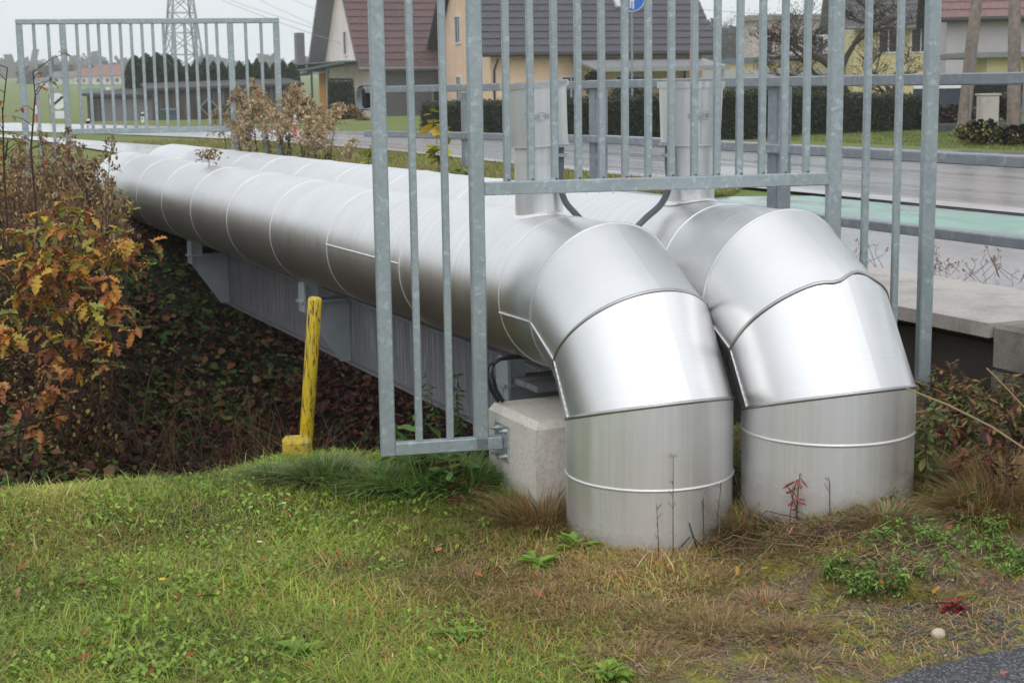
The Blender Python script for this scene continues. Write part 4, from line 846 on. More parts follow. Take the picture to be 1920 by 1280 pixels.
def delineator(px, pyb, h_, d, lab):
    p = at(px, pyb, d); z0 = p.z-.1; T = Thing('delineator_post', (p.x, p.y, z0), lab, 'delineator', 'white roadside delineator posts'); w_ = .12; rows = []
    for z_, t in ((0, 0), (h_+.1, 0)): rows.append([Vector((p.x, p.y, z0+z_))+RH*math.cos(a)*w_/2+FH*math.sin(a)*w_/2 for a in [2*math.pi*k/12 for k in range(12)]])
    rows[1] = [q+Z*(.03*(1 if (q-p).dot(RH) > 0 else -1)) for q in rows[1]]; mb = MB(); mb.rings(rows); mb.add(rows[1], [tuple(range(12))]); b_ = T.part('post', mb, WHITE)
    mb = MB(); mb.rings([[Vector((q.x, q.y, 0))+Z*z_+(Vector((q.x-p.x, q.y-p.y, 0))*.04) for q in rows[1]] for z_ in (z0+h_-.02, z0+h_+.07)]); T.part('black_band', mb, M['dark_void'])
    mb = MB(); mb.box(Vector((p.x, p.y, z0+h_-.10))-FH*.062, (.035, .006, .09), (RH, FH, Z)); T.part('reflector', mb, plain('reflector_grey', (.1, .1, .1), .2))
delineator(166, 244, .30, 46, 'white delineator post with a black top, left of the grey shed')
delineator(268, 234, .42, 56, 'thin white delineator post in front of the grey shed wall')
delineator(455, 266, .42, 31, 'white delineator post with a slanted top half hidden by the dried goldenrod')
p = at(71, 240, 50); T = Thing('snow_pole', (p.x, p.y, .5), 'thin red and white snow marker pole in the field at the far left', 'marker pole')
for k in range(5):
    mb = MB(); mb.tube([(p.x, p.y, .5+k*.28), (p.x, p.y, .5+(k+1)*.28)], .045, 8); T.part('segment', mb, WHITE if k % 2 == 0 else plain('red_paint', (.5, .04, .03), .5))
p = at(553, 235, 34); T = Thing('snow_pole', (p.x, p.y, .5), 'red and white snow marker pole among the dried goldenrod plumes', 'marker pole')
for k in range(4):
    mb = MB(); mb.tube([(p.x, p.y, .45+k*.26), (p.x, p.y, .45+(k+1)*.26)], .035, 8); T.part('segment', mb, WHITE if k % 2 == 0 else bpy.data.materials['red_paint'])
p = at(1297, 145, 26); T = Thing('orange_marker', (p.x, p.y, .6), 'bright orange marker post standing behind the right valve housing', 'marker pole'); mb = MB(); mb.tube([(p.x, p.y, .6), (p.x, p.y, at(1297, 94, 26).z)], .033, 12); T.part('shaft', mb, plain('orange_plastic', (.80, .11, .03), .5, 0, .04)); mb = MB(); mb.tube([at(1297, 95, 26), at(1297, 92, 26)], .036, 12); T.part('cap', mb, bpy.data.materials['orange_plastic'])
for d_, lab in (((705, 228, 60), 'brown flower pot left of the hedge by the garage'), ((735, 228, 62), 'terracotta flower pot nearest the garage window')):
    p = at(*d_); T = Thing('flower_pot', (p.x, p.y, p.z-.2), lab, 'flower pot'); mb = MB(); mb.tube([p-Z*.25, p+Z*.02, p+Z*.03, p+Z*.10], [.14, .2, .22, .22], 12); T.part('pot', mb, plain('terracotta', (.25, .09, .05), .8))
# ------------------------------------------------------------------ hedges, shrubs, trees of the background
def leafy_mass(T, P, size, pal, mat='leaf', nm='foliage', tmpl=T_CARD, faces=F_CARD, w_=None, jit=.35): V, F, C = leaf_cloud(P, size, tmpl, faces, pick(pal, len(P), w_), (-1.2, 1.2), jit=jit); return T.npart(nm, V, F, C, M[mat])
def ellipsoid_pts(n, c, r, shell=.35, squash=1.): d = rng.normal(size=(n, 3)); d /= np.linalg.norm(d, axis=1)[:, None]; return np.array(c)+d*np.array(r)*(1-shell*rng.random((n, 1))**1.5)*(1+.07*np.sin(d[:, :1]*9+d[:, 2:]*7))
HG = [(.028, .045, .012), (.04, .06, .015), (.02, .032, .01), (.065, .075, .025), (.05, .04, .02)]
def hedge_run(label, pts, th, h0, h1, pal=HG, n_m2=900, size=.05, name='hedge', rough=.03):
    """clipped hedge along ground points; box body with a leaf skin"""
    T = Thing(name, (pts[0][0], pts[0][1], gz1(*pts[0])), label, 'hedge'); Ps = []
    for (a, b, ha, hb) in zip(pts[:-1], pts[1:], np.linspace(h0, h1, len(pts))[:-1], np.linspace(h0, h1, len(pts))[1:]):
        a, b = np.array(a), np.array(b); L_ = np.linalg.norm(b-a); u = (b-a)/L_; v = np.array([-u[1], u[0]]); v = v if v@np.array([FH.x, FH.y]) > 0 else -v
        hm = (ha+hb)/2; nf = int(L_*hm*n_m2); t = rng.random(nf); zz = rng.random(nf); q = a+u*(t*L_)[:, None]+v*(rng.normal(0, rough, nf)+.02*np.sin(t*L_*5))[:, None]; Ps.append(np.c_[q, gz(q[:, 0], q[:, 1])+zz*(ha+(hb-ha)*t)])
        nt_ = int(L_*th*n_m2*.8); t = rng.random(nt_); w_ = rng.random(nt_)*th; q = a+u*(t*L_)[:, None]+v*w_[:, None]; Ps.append(np.c_[q, gz(q[:, 0], q[:, 1])+ha+(hb-ha)*t+rng.normal(0, rough, nt_)+.02*np.sin(t*L_*7)])
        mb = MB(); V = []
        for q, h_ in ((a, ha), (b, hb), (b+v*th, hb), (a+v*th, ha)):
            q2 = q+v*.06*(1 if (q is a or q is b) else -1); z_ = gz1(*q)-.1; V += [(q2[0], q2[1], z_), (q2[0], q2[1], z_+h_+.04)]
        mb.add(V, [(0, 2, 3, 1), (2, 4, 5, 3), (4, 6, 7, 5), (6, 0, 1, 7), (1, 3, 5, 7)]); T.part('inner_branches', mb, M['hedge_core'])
    b = np.array(pts[-1]); a = np.array(pts[-2]); u = (b-a)/np.linalg.norm(b-a); v = np.array([-u[1], u[0]]); v = v if v@np.array([FH.x, FH.y]) > 0 else -v
    ne = int(th*h1*n_m2); q = b+v*(rng.random(ne)*th)[:, None]+u*(rng.normal(0, rough, ne))[:, None]; Ps.append(np.c_[q, gz(q[:, 0], q[:, 1])+rng.random(ne)*h1])
    P = np.concatenate(Ps); leafy_mass(T, P, rng.uniform(.6, 1.2, len(P))*size, pal); return T
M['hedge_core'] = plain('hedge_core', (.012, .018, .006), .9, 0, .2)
def g_at(px, py): # ground point seen at a pixel (nearly flat plot)
    d = ray(px, py); t = (.62-EYE)/d.z; return (d.x*t, d.y*t)
a, b, c, d_ = g_at(788, 243), g_at(1070, 257), g_at(1400, 262), g_at(1738, 243)
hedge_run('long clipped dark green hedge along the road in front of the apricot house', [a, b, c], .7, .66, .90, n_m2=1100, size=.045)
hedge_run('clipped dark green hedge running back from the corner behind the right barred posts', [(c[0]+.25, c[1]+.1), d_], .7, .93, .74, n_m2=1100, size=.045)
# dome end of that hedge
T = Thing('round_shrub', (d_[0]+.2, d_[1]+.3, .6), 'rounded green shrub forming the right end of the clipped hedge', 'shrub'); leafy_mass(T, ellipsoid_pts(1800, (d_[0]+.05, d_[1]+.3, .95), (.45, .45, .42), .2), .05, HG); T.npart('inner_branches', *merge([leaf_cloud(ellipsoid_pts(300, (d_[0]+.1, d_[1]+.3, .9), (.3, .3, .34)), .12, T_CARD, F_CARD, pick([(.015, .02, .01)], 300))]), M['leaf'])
# conifer row: each column a thing
cx = 253; k = 0
while cx < 548:
    top = 102+random.uniform(-4, 4) if cx < 330 else 112+random.uniform(-4, 5); wpx = 26 if cx < 330 else 19; d = 76+random.uniform(-1, 1); p = at(cx, top, d); z0 = -.2; h_ = p.z-z0; r_ = wpx*d/F_PX*.80
    lab = 'dark columnar conifer in the tall rounded clump left of the pylon base' if cx < 330 else 'dark pointed columnar conifer in the row behind the board shed'
    T = Thing('conifer', (p.x, p.y, z0), lab, 'tree', 'conifers in the clump' if cx < 330 else 'conifers in the row'); n = 2400 if cx < 330 else 1700
    t = rng.random(n)**.8; a = rng.uniform(0, 6.28, n); rr = r_*(1-(np.clip((t-.68)/.32, 0, 1))**(3.5 if cx < 330 else 1.9))*(1+.12*np.sin(a*5+t*9))*(1-.3*rng.random(n)**2); P = np.c_[p.x+np.cos(a)*rr, p.y+np.sin(a)*rr, z0+t*h_]
    V, F, C = leaf_cloud(P, rng.uniform(.12, .3, n), T_SPIKE, F_CARD, pick([(.022, .045, .012), (.035, .06, .015), (.015, .03, .01), (.05, .07, .02)], n), (-1.6, -.6), jit=.3); T.npart('crown', V, F, C, M['leaf'])
    mb = MB(); mb.tube([(p.x, p.y, z0-.1), (p.x, p.y, z0+h_*.68), (p.x, p.y, z0+h_*.9)], [r_*.78, r_*.74, .03], 8); T.part('trunk', mb, M['hedge_core']); cx += wpx*.78 if cx < 330 else wpx*.86
def shrub(label, px, py, d, w_, h_, pal, n=1500, size=.06, name='shrub', box_=False, zb=None, wts=None):
    p = at(px, py, d); z0 = p.z if zb is None else zb; T = Thing(name, (p.x, p.y, z0), label, 'shrub')
    if box_:
        q = rng.uniform(-1, 1, (n, 3)); ax_ = rng.integers(0, 3, n); q[np.arange(n), ax_] = np.sign(q[np.arange(n), ax_]+1e-6); tap = 1-.12*(q[:, 2]+1)/2
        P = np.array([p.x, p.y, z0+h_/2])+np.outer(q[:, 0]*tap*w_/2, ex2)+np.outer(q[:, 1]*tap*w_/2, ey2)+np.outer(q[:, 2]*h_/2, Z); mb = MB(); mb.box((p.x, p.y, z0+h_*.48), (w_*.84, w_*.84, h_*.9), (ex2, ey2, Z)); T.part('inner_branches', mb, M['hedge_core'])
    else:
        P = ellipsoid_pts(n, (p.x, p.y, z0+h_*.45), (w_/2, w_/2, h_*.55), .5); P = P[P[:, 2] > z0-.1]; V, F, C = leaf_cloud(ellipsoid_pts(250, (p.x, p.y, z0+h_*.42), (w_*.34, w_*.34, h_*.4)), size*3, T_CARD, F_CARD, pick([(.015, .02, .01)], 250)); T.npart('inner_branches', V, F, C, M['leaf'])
    leafy_mass(T, P, size, pal, w_=wts); return T
shrub('dark green clipped block shaped shrub before the white house wall', 641, 206, 60, .98, 1.15, HG+[(.09, .05, .02)], 2600, .06, 'clipped_shrub', True)
shrub('orange and yellow autumn bush at the foot of the white house', 655, 236, 57, 1.25, .75, [(.40, .20, .04), (.30, .11, .03), (.38, .28, .07), (.14, .14, .04)], 2200, .06)
shrub('low trimmed green hedge ball right of the orange bush', 683, 246, 54, .95, .42, HG, 1500, .05)
shrub('dark round bush left of the orange bush', 636, 244, 56, .5, .7, HG, 900, .05)
shrub('large rounded olive green bush at the right end of the board shed', 455, 238, 58, 1.5, 1.15, [(.07, .08, .02), (.04, .055, .015), (.10, .09, .03)], 3200, .06)
shrub('dark green bush half hidden behind the goldenrod plumes', 560, 240, 56, 1.5, 1.2, HG, 2400, .06)
shrub('leafy climber growing by the patio roof of the apricot house', 1110, 178, 62, .5, 1.0, [(.08, .11, .03), (.15, .13, .05)], 700, .08)
shrub('low mixed shrubs in front of the hedge left side of the orange marker', 1180, 195, 58, 1.6, .7, [(.07, .08, .03), (.13, .12, .06)], 1200, .08)
shrub('reddish brown heathery planting bed left of the utility poles', 1790, 232, 35, 1.6, .42, [(.13, .055, .04), (.09, .05, .03), (.18, .12, .06), (.06, .06, .02)], 1800, .05)
shrub('rusty red low shrub right of the concrete stub', 1880, 225, 34, 1.0, .6, [(.11, .04, .025), (.07, .04, .02), (.05, .06, .02)], 1200, .05)
shrub('dark green background hedge behind the utility poles', 1860, 200, 40, 2.0, .75, HG, 2200, .05, box_=True)
shrub('bright yellow green fern clump at the foot of the utility poles', 1838, 268, 26.5, .9, .36, [(.25, .24, .04), (.30, .18, .05), (.12, .18, .03)], 900, .05)
shrub('yellow green leafy weeds beside the right wooden pole', 1900, 272, 26, .7, .30, [(.22, .20, .05), (.28, .14, .05), (.10, .14, .03)], 700, .05)
def bare_tree(label, px, pyb, d, h_, spreadw, seed, col, twigs=1., group=None, name='bare_tree', levels=5, z0=None, trunk_r=.14, leafcol=None, nleaf=0, hide=1):
    R_ = random.Random(seed); p = at(px, pyb, d); z0 = p.z if z0 is None else z0; paths = []; ends = []
    def grow_(q, dv, l, r, lev):
        pts = [np.array(q)]; dd = np.array(dv); n = 4
        for i in range(n):
            dd = dd+np.array([R_.gauss(0, .16), R_.gauss(0, .16), R_.gauss(.03, .10)]); dd /= np.linalg.norm(dd); pts.append(pts[-1]+dd*l/n)
        paths.append((pts, np.linspace(r, r*.55, n+1))); 
        if lev <= 0: ends.append(pts[-1]); return
        for k in range(R_.choice((3, 3, 4)) if lev > 1 else 4):
            i = R_.randint(2, n); a = R_.uniform(0, 6.28); tilt = R_.uniform(.5, 1.15); side = np.array([math.cos(a), math.sin(a), R_.uniform(-.25, .6)*spreadw]); nd = dd*math.cos(tilt)+side*math.sin(tilt); nd /= np.linalg.norm(nd); grow_(pts[i], nd, l*R_.uniform(.55, .8), r*.52, lev-1); ends.append(pts[i])
    grow_((p.x, p.y, z0), (0, 0, 1), h_*.38, trunk_r, levels)
    T = Thing(name, (p.x, p.y, z0), label, 'tree', group); big = [q for q in paths if q[1][0] > trunk_r*.2]; small = [q for q in paths if q[1][0] <= trunk_r*.2]
    T.npart('trunk', *tubes_np(big, [col]*len(big), 6), M['dry'])
    if small: T.npart('crown', *tubes_np([(a_, np.maximum(b_, .006)) for a_, b_ in small], [tuple(c*R_.uniform(.8, 1.5) for c in col) for _ in small], 3), M['dry'])
    if nleaf:
        E_ = np.array(ends); P = E_[rng.integers(0, len(E_), nleaf)]+rng.normal(0, .22, (nleaf, 3)); V, F, C = leaf_cloud(P, .035 if d < 60 else .12, T_CARD, F_CARD, pick(leafcol, nleaf), (-1, 1)); T.npart('clinging_leaves', V, F, C, M['dry'])
    return T
bare_tree('large bare fruit tree with tangled mossy branches behind the hedge', 1600, 215, 38, 4.2, .45, 5, (.075, .06, .045), levels=6, trunk_r=.17, z0=.4, leafcol=[(.12, .07, .045), (.09, .08, .04), (.16, .10, .06)], nleaf=5200)
bare_tree('smaller bare fruit tree left of the large one, branches reaching over the hedge', 1515, 215, 41, 2.4, .3, 9, (.075, .06, .05), levels=5, trunk_r=.10, z0=.4, leafcol=[(.13, .09, .06), (.09, .09, .05)], nleaf=1500)
bare_tree('third bare garden tree at the right, thin twigs before the lilac grey house', 1680, 215, 42, 3.4, .35, 14, (.075, .06, .05), levels=5, trunk_r=.11, z0=.4, leafcol=[(.13, .09, .06), (.12, .06, .04)], nleaf=1800)
for i, (x, h_, lab) in enumerate(((1345, 5.5, 'misty bare tree just right of the dark tiled roof'), (1372, 8.5, 'misty bare tree with a tall crown between two fence bars'), (1412, 10.0, 'tallest misty tree behind the low yellow hall'), (1450, 8.0, 'misty brownish tree left of the white pole'), (1500, 8.0, 'misty bare tree behind the apartment block'), (1560, 9.5, 'misty bare tree above the yellow house roof'))):
    bare_tree(lab, x, 130, 170+i*4, h_*1.25, .5, 20+i, (.10, .085, .085), levels=5, trunk_r=.24, z0=-.2, leafcol=[(.12, .09, .08), (.10, .085, .08), (.08, .09, .07)], nleaf=2600)
# distant tree lines and hills
def tree_band(name, label, x0, x1, d, base, hpx, n, pal, size, seed):
    r = np.random.default_rng(seed); xs_ = r.uniform(x0, x1, n); top = hpx*(.45+.35*np.sin(xs_*.031+seed)*np.sin(xs_*.083)+.2*np.sin(xs_*.21+seed)); t = r.random(n)**.7; P = []
    for x, a in zip(xs_, t*np.maximum(top, hpx*.12)): q = at(x, base-a+(163-163)+0, d+r.uniform(-8, 8)); P.append(q)
    P = np.array([tuple(q) for q in P]); V, F, C = leaf_cloud(P, size*r.uniform(.6, 1.4, n), T_CARD, F_CARD, pick(pal, n), (-1.4, 1.4)); o = np_mesh(name, V, F, C, M['leaf']); return tag(o, label, 'woodland', kind='stuff')
FT = [(.035, .045, .035), (.05, .05, .035), (.03, .04, .03), (.07, .055, .04)]
tree_band('far_wood', 'misty dark wood on the horizon behind the village at the far left', -60, 640, 640, 163, 44, 5200, FT, 5.5, 2)
tree_band('village_trees', 'misty trees standing around the distant village houses', 40, 260, 350, 153, 34, 1500, FT+[(.09, .06, .04)], 1.6, 5)
tree_band('hill_wood', 'misty bare wood on the rising ground behind the low yellow hall', 1320, 1960, 260, 150, 110, 5200, [(.06, .055, .05), (.085, .07, .06), (.045, .05, .04)], 2.2, 8)
# ------------------------------------------------------------------ near vegetation
GREEN = [(.32, .46, .045), (.24, .41, .04), (.40, .52, .075), (.37, .49, .045), (.19, .32, .035)]
TAN = [(.66, .48, .17), (.55, .37, .12), (.56, .29, .08), (.74, .58, .28), (.36, .21, .08)]
OLIVE = [(.37, .36, .06), (.42, .34, .07), (.28, .30, .05)]
def blocked(X, Y):
    b = np.zeros(len(X), bool)
    for p in PX.values(): b |= np.hypot(X-p['X'], Y-p['Y']) < p['r']+.005
    return b | ((X > 2.62) & (X < 3.25) & (Y > 5.60) & (Y < 6.08)) | (X > 4.78)
def in_view(X, Y, m=.25): return (X > .088*Y-m) & (X < .97*Y+m*.3)
def tanness(X, Y):
    t = np.exp(-(((X-2.45)/.75)**2+((Y-4.75)/.55)**2)*.9)*1.0+.35*np.exp(-(((X-.8)/.35)**2+((Y-6.5)/.6)**2))+.42*ss((X-3.0)/.5)
    return np.clip(t+.28*fbm(X, Y, 3.2, 11)+.1, 0, 1)
def lawn(n, y0, y1, hh, seed_w=.0026):
    X = rng.uniform(.25, 4.75, n); Y = rng.uniform(y0, y1, n); s = .2045*X+.979*Y
    cov = (1-bare(X, Y)*.90)*(asph_d(X, Y) > .02)*(s < 7.36); patch = .62+.38*fbm(X, Y, 5, 21); dn = ss((4.9-Y)/1.2)*.0
    k = in_view(X, Y) & (rng.random(n) < cov*np.clip(patch+.35, .25, 1)) & ~blocked(X, Y); X, Y = X[k], Y[k]; n = len(X)
    t = tanness(X, Y); r = rng.random(n); cg_ = pick(GREEN, n); ct = pick(TAN, n); co = pick(OLIVE, n); istan = r < t*.80; isol = (~istan) & (rng.random(n) < .30+t*.3)
    C = np.where(istan[:, None], ct, np.where(isol[:, None], co, cg_)); C = C*(.86+.24*fbm(X, Y, 6, 31)+.10*fbm(X, Y, 1.5, 33))[:, None]
    h = hh*rng.uniform(.5, 1.25, n)*(1+.35*fbm(X, Y, 4, 41))*np.where(istan, .85, 1)*(1-.35*bare(X, Y)); P = np.c_[X, Y, gz(X, Y)-.004]
    return blades(P, np.maximum(h, .012), seed_w*rng.uniform(.6, 1.5, n), C, lean=rng.uniform(.4, 2.1, n), curl=.8)
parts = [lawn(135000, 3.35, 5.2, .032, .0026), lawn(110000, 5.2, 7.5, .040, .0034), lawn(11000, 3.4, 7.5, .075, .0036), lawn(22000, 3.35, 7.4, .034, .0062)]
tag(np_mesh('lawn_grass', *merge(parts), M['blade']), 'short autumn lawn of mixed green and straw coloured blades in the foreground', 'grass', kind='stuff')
# clover / rosette ground cover in the lawn
def patch_leaves(name, label, spots, pal, size, mat='leaf', cat='ground cover', tilt=(-.9, -.1), lift=.02, tm=T_OVAL, fc=F_OVAL):
    Ps = []
    for x, y, r, n in spots: a = rng.uniform(0, 6.28, n); q = r*np.sqrt(rng.random(n)); X = x+np.cos(a)*q; Y = y+np.sin(a)*q; Ps.append(np.c_[X, Y, gz(X, Y)+rng.uniform(.005, lift, n)])
    P = np.concatenate(Ps); P = P[~blocked(P[:, 0], P[:, 1])]; V, F, C = leaf_cloud(P, rng.uniform(.6, 1.3, len(P))*size, tm, fc, pick(pal, len(P)), tilt, jit=.25); return tag(np_mesh(name, V, F, C, M[mat]), label, cat, kind='stuff')
sp = []
for _ in range(330):
    X, Y = rng.uniform(.4, 3.4), rng.uniform(3.7, 7.0)
    if in_view(np.array([X]), np.array([Y]), 0)[0] and tanness(np.array([X]), np.array([Y]))[0] < .55 and bare(np.array([X]), np.array([Y]))[0] < .25: sp.append((X, Y, rng.uniform(.05, .16), int(rng.uniform(15, 60))))
patch_leaves('clover_patches', 'small clover and yarrow leaves spread through the lawn', sp, [(.19, .32, .04), (.25, .38, .05), (.31, .42, .06), (.17, .26, .04)], .022, lift=.042)
T_BROAD = np.array([(0, 0, 0), (.3, .10, .06), (.7, .16, .07), (1, 0, 0), (.7, -.16, .07), (.3, -.10, .06)])
def rosette(name, label, px, py, r, n, pal, group=None, lift=.5, cat='weed', wide=1., z=None):
    d = ray(px, py); zz = 0 if z is None else z
    for _ in range(6): t = (zz-EYE)/d.z; q = CC+d*t; zz = gz1(q.x, q.y)
    T = Thing(name, (q.x, q.y, zz), label, cat, group); a = rng.uniform(0, 6.28, n); tm = T_BROAD*np.array([1, wide, 1]); C = pick(pal, n); V = np.repeat(tm[None], n, 0)*(r*rng.uniform(.6, 1.15, n))[:, None, None]
    el = rng.uniform(.05, lift, n)+.1; c_, s_ = np.cos(el)[:, None], np.sin(el)[:, None]; V = np.stack([V[..., 0]*c_-V[..., 2]*s_, V[..., 1], V[..., 0]*s_+V[..., 2]*c_-.25*(V[..., 0]**2)/r], -1); V = rotz(V, a)+np.array([q.x, q.y, zz+.006])+np.repeat(rng.normal(0, r*.12, (n, 1, 3))*[1, 1, 0], 6, 1)
    F = np.asarray(F_OVAL)[None]+np.arange(n)[:, None, None]*6; T.npart('leaves', V.reshape(-1, 3), F.reshape(-1, 4), np.repeat(C[:, None], 6, 1).reshape(-1, 3)*rng.uniform(.85, 1.15, (n*6, 1)), M['leaf']); return T
BG_ = [(.20, .34, .04), (.16, .28, .04), (.25, .38, .06)]
for px, py, r, n, lab in ((560, 1225, .10, 22, 'bright green dandelion rosette near the lower middle of the lawn'), (400, 1120, .08, 14, 'dandelion rosette of long leaves right of the yellow flower'), (235, 1170, .07, 16, 'small bright green rosette in the lower left lawn'), (160, 1095, .06, 10, 'dull green rosette at the left of the lawn'), (1010, 1058, .09, 18, 'pale green broad leaf weed left of the near pipe base'), (1075, 1030, .10, 14, 'tall bright green weed touching the near pipe base'), (930, 1065, .08, 12, 'yellowing broad leaf rosette in the dry grass'), (860, 1195, .08, 18, 'dark green feathery rosette in the lower middle'), (1140, 1268, .09, 22, 'lush green rosette cut by the bottom of the picture'), (1110, 1025, .07, 9, 'leaning yellow green leaf weed in front of the near pipe'), (1185, 1035, .05, 8, 'small pink and green leaf weed in front of the near pipe')):
    rosette('rosette_weed', lab, px, py, r, n, BG_ if 'yellow' not in lab and 'pink' not in lab else [(.22, .22, .04), (.14, .2, .03), (.35, .12, .07)], lift=1.1 if 'tall' in lab else .5)
for px, py, lab in ((1540, 950, 'green dock leaves at the foot of the far pipe'), (1620, 935, 'row of green leaves under the right side of the far pipe'), (1420, 930, 'yellow green leaf rosette between the two pipe bases'), (1460, 945, 'green leaf weed under the dry red leaves at the far pipe')):
    rosette('rosette_weed', lab, px, py, .10, 16, [(.09, .15, .03), (.16, .19, .03), (.07, .11, .02)], z=.15, lift=.9)
# flowers
def on_ground(px, py, z=0):
    d = ray(px, py)
    for _ in range(8): q = CC+d*((z-EYE)/d.z); z = gz1(min(q.x, 4.7), q.y)
    if q.x > 4.68: q = CC+d*(4.62/d.x); q.z = gz1(4.62, q.y)
    return q
def flower(name, label, px, py, r, col, core, npet, h=.045):
    q = on_ground(px, py+6); T = Thing(name, (q.x, q.y, q.z), label, 'flower'); top = q+Z*h; mb = MB()
    for k in range(npet): a = 2*math.pi*k/npet; u = Vector((math.cos(a), math.sin(a), .25)); v = Vector((-math.sin(a), math.cos(a), 0)); mb.add([top, top+u*r*.6+v*r*.22, top+u*r, top+u*r*.6-v*r*.22], [(0, 1, 2, 3)])
    T.part('petals', mb, col); mb = MB(); mb.tube([top-Z*.002, top+Z*.003], [r*.35, r*.25], 8); T.part('flower_centre', mb, core); mb = MB(); mb.tube([q, top], .0012, 5); T.part('stem', mb, M['stem_green'])
M['stem_green'] = plain('green_stem', (.08, .13, .03), .6, 0, .1); YF = plain('yellow_petal', (.75, .42, .01), .5, 0, .1, 3, 0); WF = plain('white_petal', (.8, .8, .78), .5, 0, .03, 3, 0)
flower('dandelion_flower', 'single yellow dandelion flower in the lawn at the lower left', 305, 1103, .014, YF, YF, 16)
flower('daisy_flower', 'white daisy in the middle of the lawn', 488, 1031, .012, WF, YF, 12); flower('daisy_flower', 'white daisy higher in the lawn, below the bollard tuft', 533, 957, .011, WF, YF, 12)
# lobed oak leaf
OAK = np.array([(0, .0), (.12, .035), (.22, .15), (.30, .06), (.42, .24), (.52, .10), (.66, .27), (.74, .12), (.88, .16), (1.0, 0), (.88, -.16), (.74, -.12), (.66, -.27), (.52, -.10), (.42, -.24), (.30, -.06), (.22, -.15), (.12, -.035)])
OAKV = np.array([(x, y, .5*abs(y)-.38*x*x+.12*x+.05*math.sin(9*x)) for x, y in OAK]); OAK_F = [(0, 1, 17, 17), (1, 2, 3, 17), (17, 3, 15, 16), (3, 4, 5, 15), (5, 13, 14, 15), (5, 6, 7, 13), (7, 11, 12, 13), (7, 8, 9, 11), (9, 10, 11, 11)]
OAKC = [(.50, .20, .035), (.42, .14, .035), (.52, .32, .04), (.38, .34, .05), (.33, .12, .05), (.26, .28, .05), (.58, .26, .05)]
# fallen leaves
def fallen(n, region, size, name, label):
    P = []; 
    while len(P) < n:
        px, py = region[0]+random.random()*(region[1]-region[0]), region[2]+random.random()*(region[3]-region[2]); q = on_ground(px, py)
        if not blocked(np.array([q.x]), np.array([q.y]))[0]: P.append((q.x, q.y, q.z+.028))
    V, F, C = leaf_cloud(np.array(P), rng.uniform(.5, 1.2, n)*size, OAKV, OAK_F, pick([(.36, .14, .06), (.30, .11, .07), (.40, .24, .06), (.20, .09, .05), (.42, .16, .12)], n), (-.4, .2)); return tag(np_mesh(name, V, F, C, M['dry']), label, 'fallen leaves', kind='stuff')
fallen(130, (0, 1900, 930, 1279), .042, 'fallen_leaves', 'scattered small reddish and brown leaves lying on the lawn and soil')
# ---- bank of bramble and ivy
def bank_pts(n, s0, s1, x0, x1):
    S = rng.uniform(s0, s1, n); X = rng.uniform(x0, x1, n); Y = (S-.2045*X)/.979; return X, Y
n = 60000; X, Y = bank_pts(n, 8.3, 15.2, .2, 4.7); k = in_view(X, Y, .5) & (Y < 15.4) ; X, Y = X[k], Y[k]; n = len(X)
S = .2045*X+.979*Y; clump = .5+.5*fbm(X, Y, 2.6, 51); tall = np.clip(.07+.24*clump, .03, .5)*(1+.9*np.exp(-((X-1.0)/.5)**2)); lim = np.where((X > 2.4), .0, 1.); tall = tall*(.45+.55*lim)
tall = tall*(1+.8*(X < .17*Y)); Zb = gz(X, Y)+rng.random(n)**.6*tall; Zb = np.where((X > 2.6) & (X < 3.5), np.minimum(Zb, np.maximum(gz(X, Y), -.1)+.01), Zb)
red = ss((fbm(X, Y, 1.6, 61)+.35)/.6)*ss((X-1.7)/.8); grn = ss((fbm(X, Y, 2.1, 71)-.0)/.5)
c1 = pick([(.075, .018, .016), (.055, .02, .018), (.10, .03, .018), (.04, .018, .014)], n); c2 = pick([(.035, .065, .014), (.055, .09, .02), (.025, .045, .012), (.08, .085, .02)], n); c3 = pick([(.10, .05, .022), (.07, .038, .02), (.13, .075, .03), (.05, .03, .018)], n)
r = rng.random(n); C = np.where((r < .15+.6*red)[:, None], c1, np.where((r < .55+.4*grn)[:, None], c2, c3)); C = np.where((rng.random(n) < .35*(S < 9.8))[:, None], c3*1.3, C)
T_IVY = np.array([(0, 0, 0), (.25, .42, .05), (.7, .36, .03), (1, 0, -.12), (.7, -.36, .03), (.25, -.42, .05)])
V, F, C = leaf_cloud(np.c_[X, Y, Zb], (.022+.065*rng.random(n)**2.2)*(1+.4*fbm(X, Y, 3.1, 91)), T_IVY, F_OVAL, C*1.45, (-1.3, .1), jit=.5)
tag(np_mesh('bramble_bank', V, F, C, M['bank_leaf']), 'dark red, brown and green bramble and ivy leaves covering the ditch bank', 'brambles', kind='stuff')
paths = []; cols = []
for _ in range(900):
    x = rng.uniform(.7, 3.6); s = rng.uniform(7.7, 12); y = (s-.2045*x)/.979; z = gz1(x, y); h = rng.uniform(.15, .6); a = rng.uniform(0, 6.28); l = rng.uniform(.1, .5)
    t = np.linspace(0, 1, 7); paths.append((np.c_[x+np.cos(a)*l*t, y+np.sin(a)*l*t*.6, z+h*np.sin(t*2.2)], np.linspace(.0035, .0015, 7))); cols.append(random.choice([(.16, .10, .05), (.09, .05, .035), (.22, .17, .09), (.12, .03, .025)]))
tag(np_mesh('bramble_stems', *tubes_np(paths, cols, 4), M['dry']), 'thin arching brown bramble canes and grass stalks on the ditch bank', 'brambles', kind='stuff')
X, Y = bank_pts(5200, 7.3, 9.0, .5, 3.0); P = np.c_[X, Y, gz(X, Y)]; P = P[in_view(X, Y, .3)]; V, F, C = blades(P, rng.uniform(.15, .5, len(P)), .004, pick([(.09, .055, .025), (.14, .10, .045), (.05, .07, .02), (.20, .15, .08)], len(P)), lean=rng.uniform(.3, 1.2, len(P)), curl=1.)
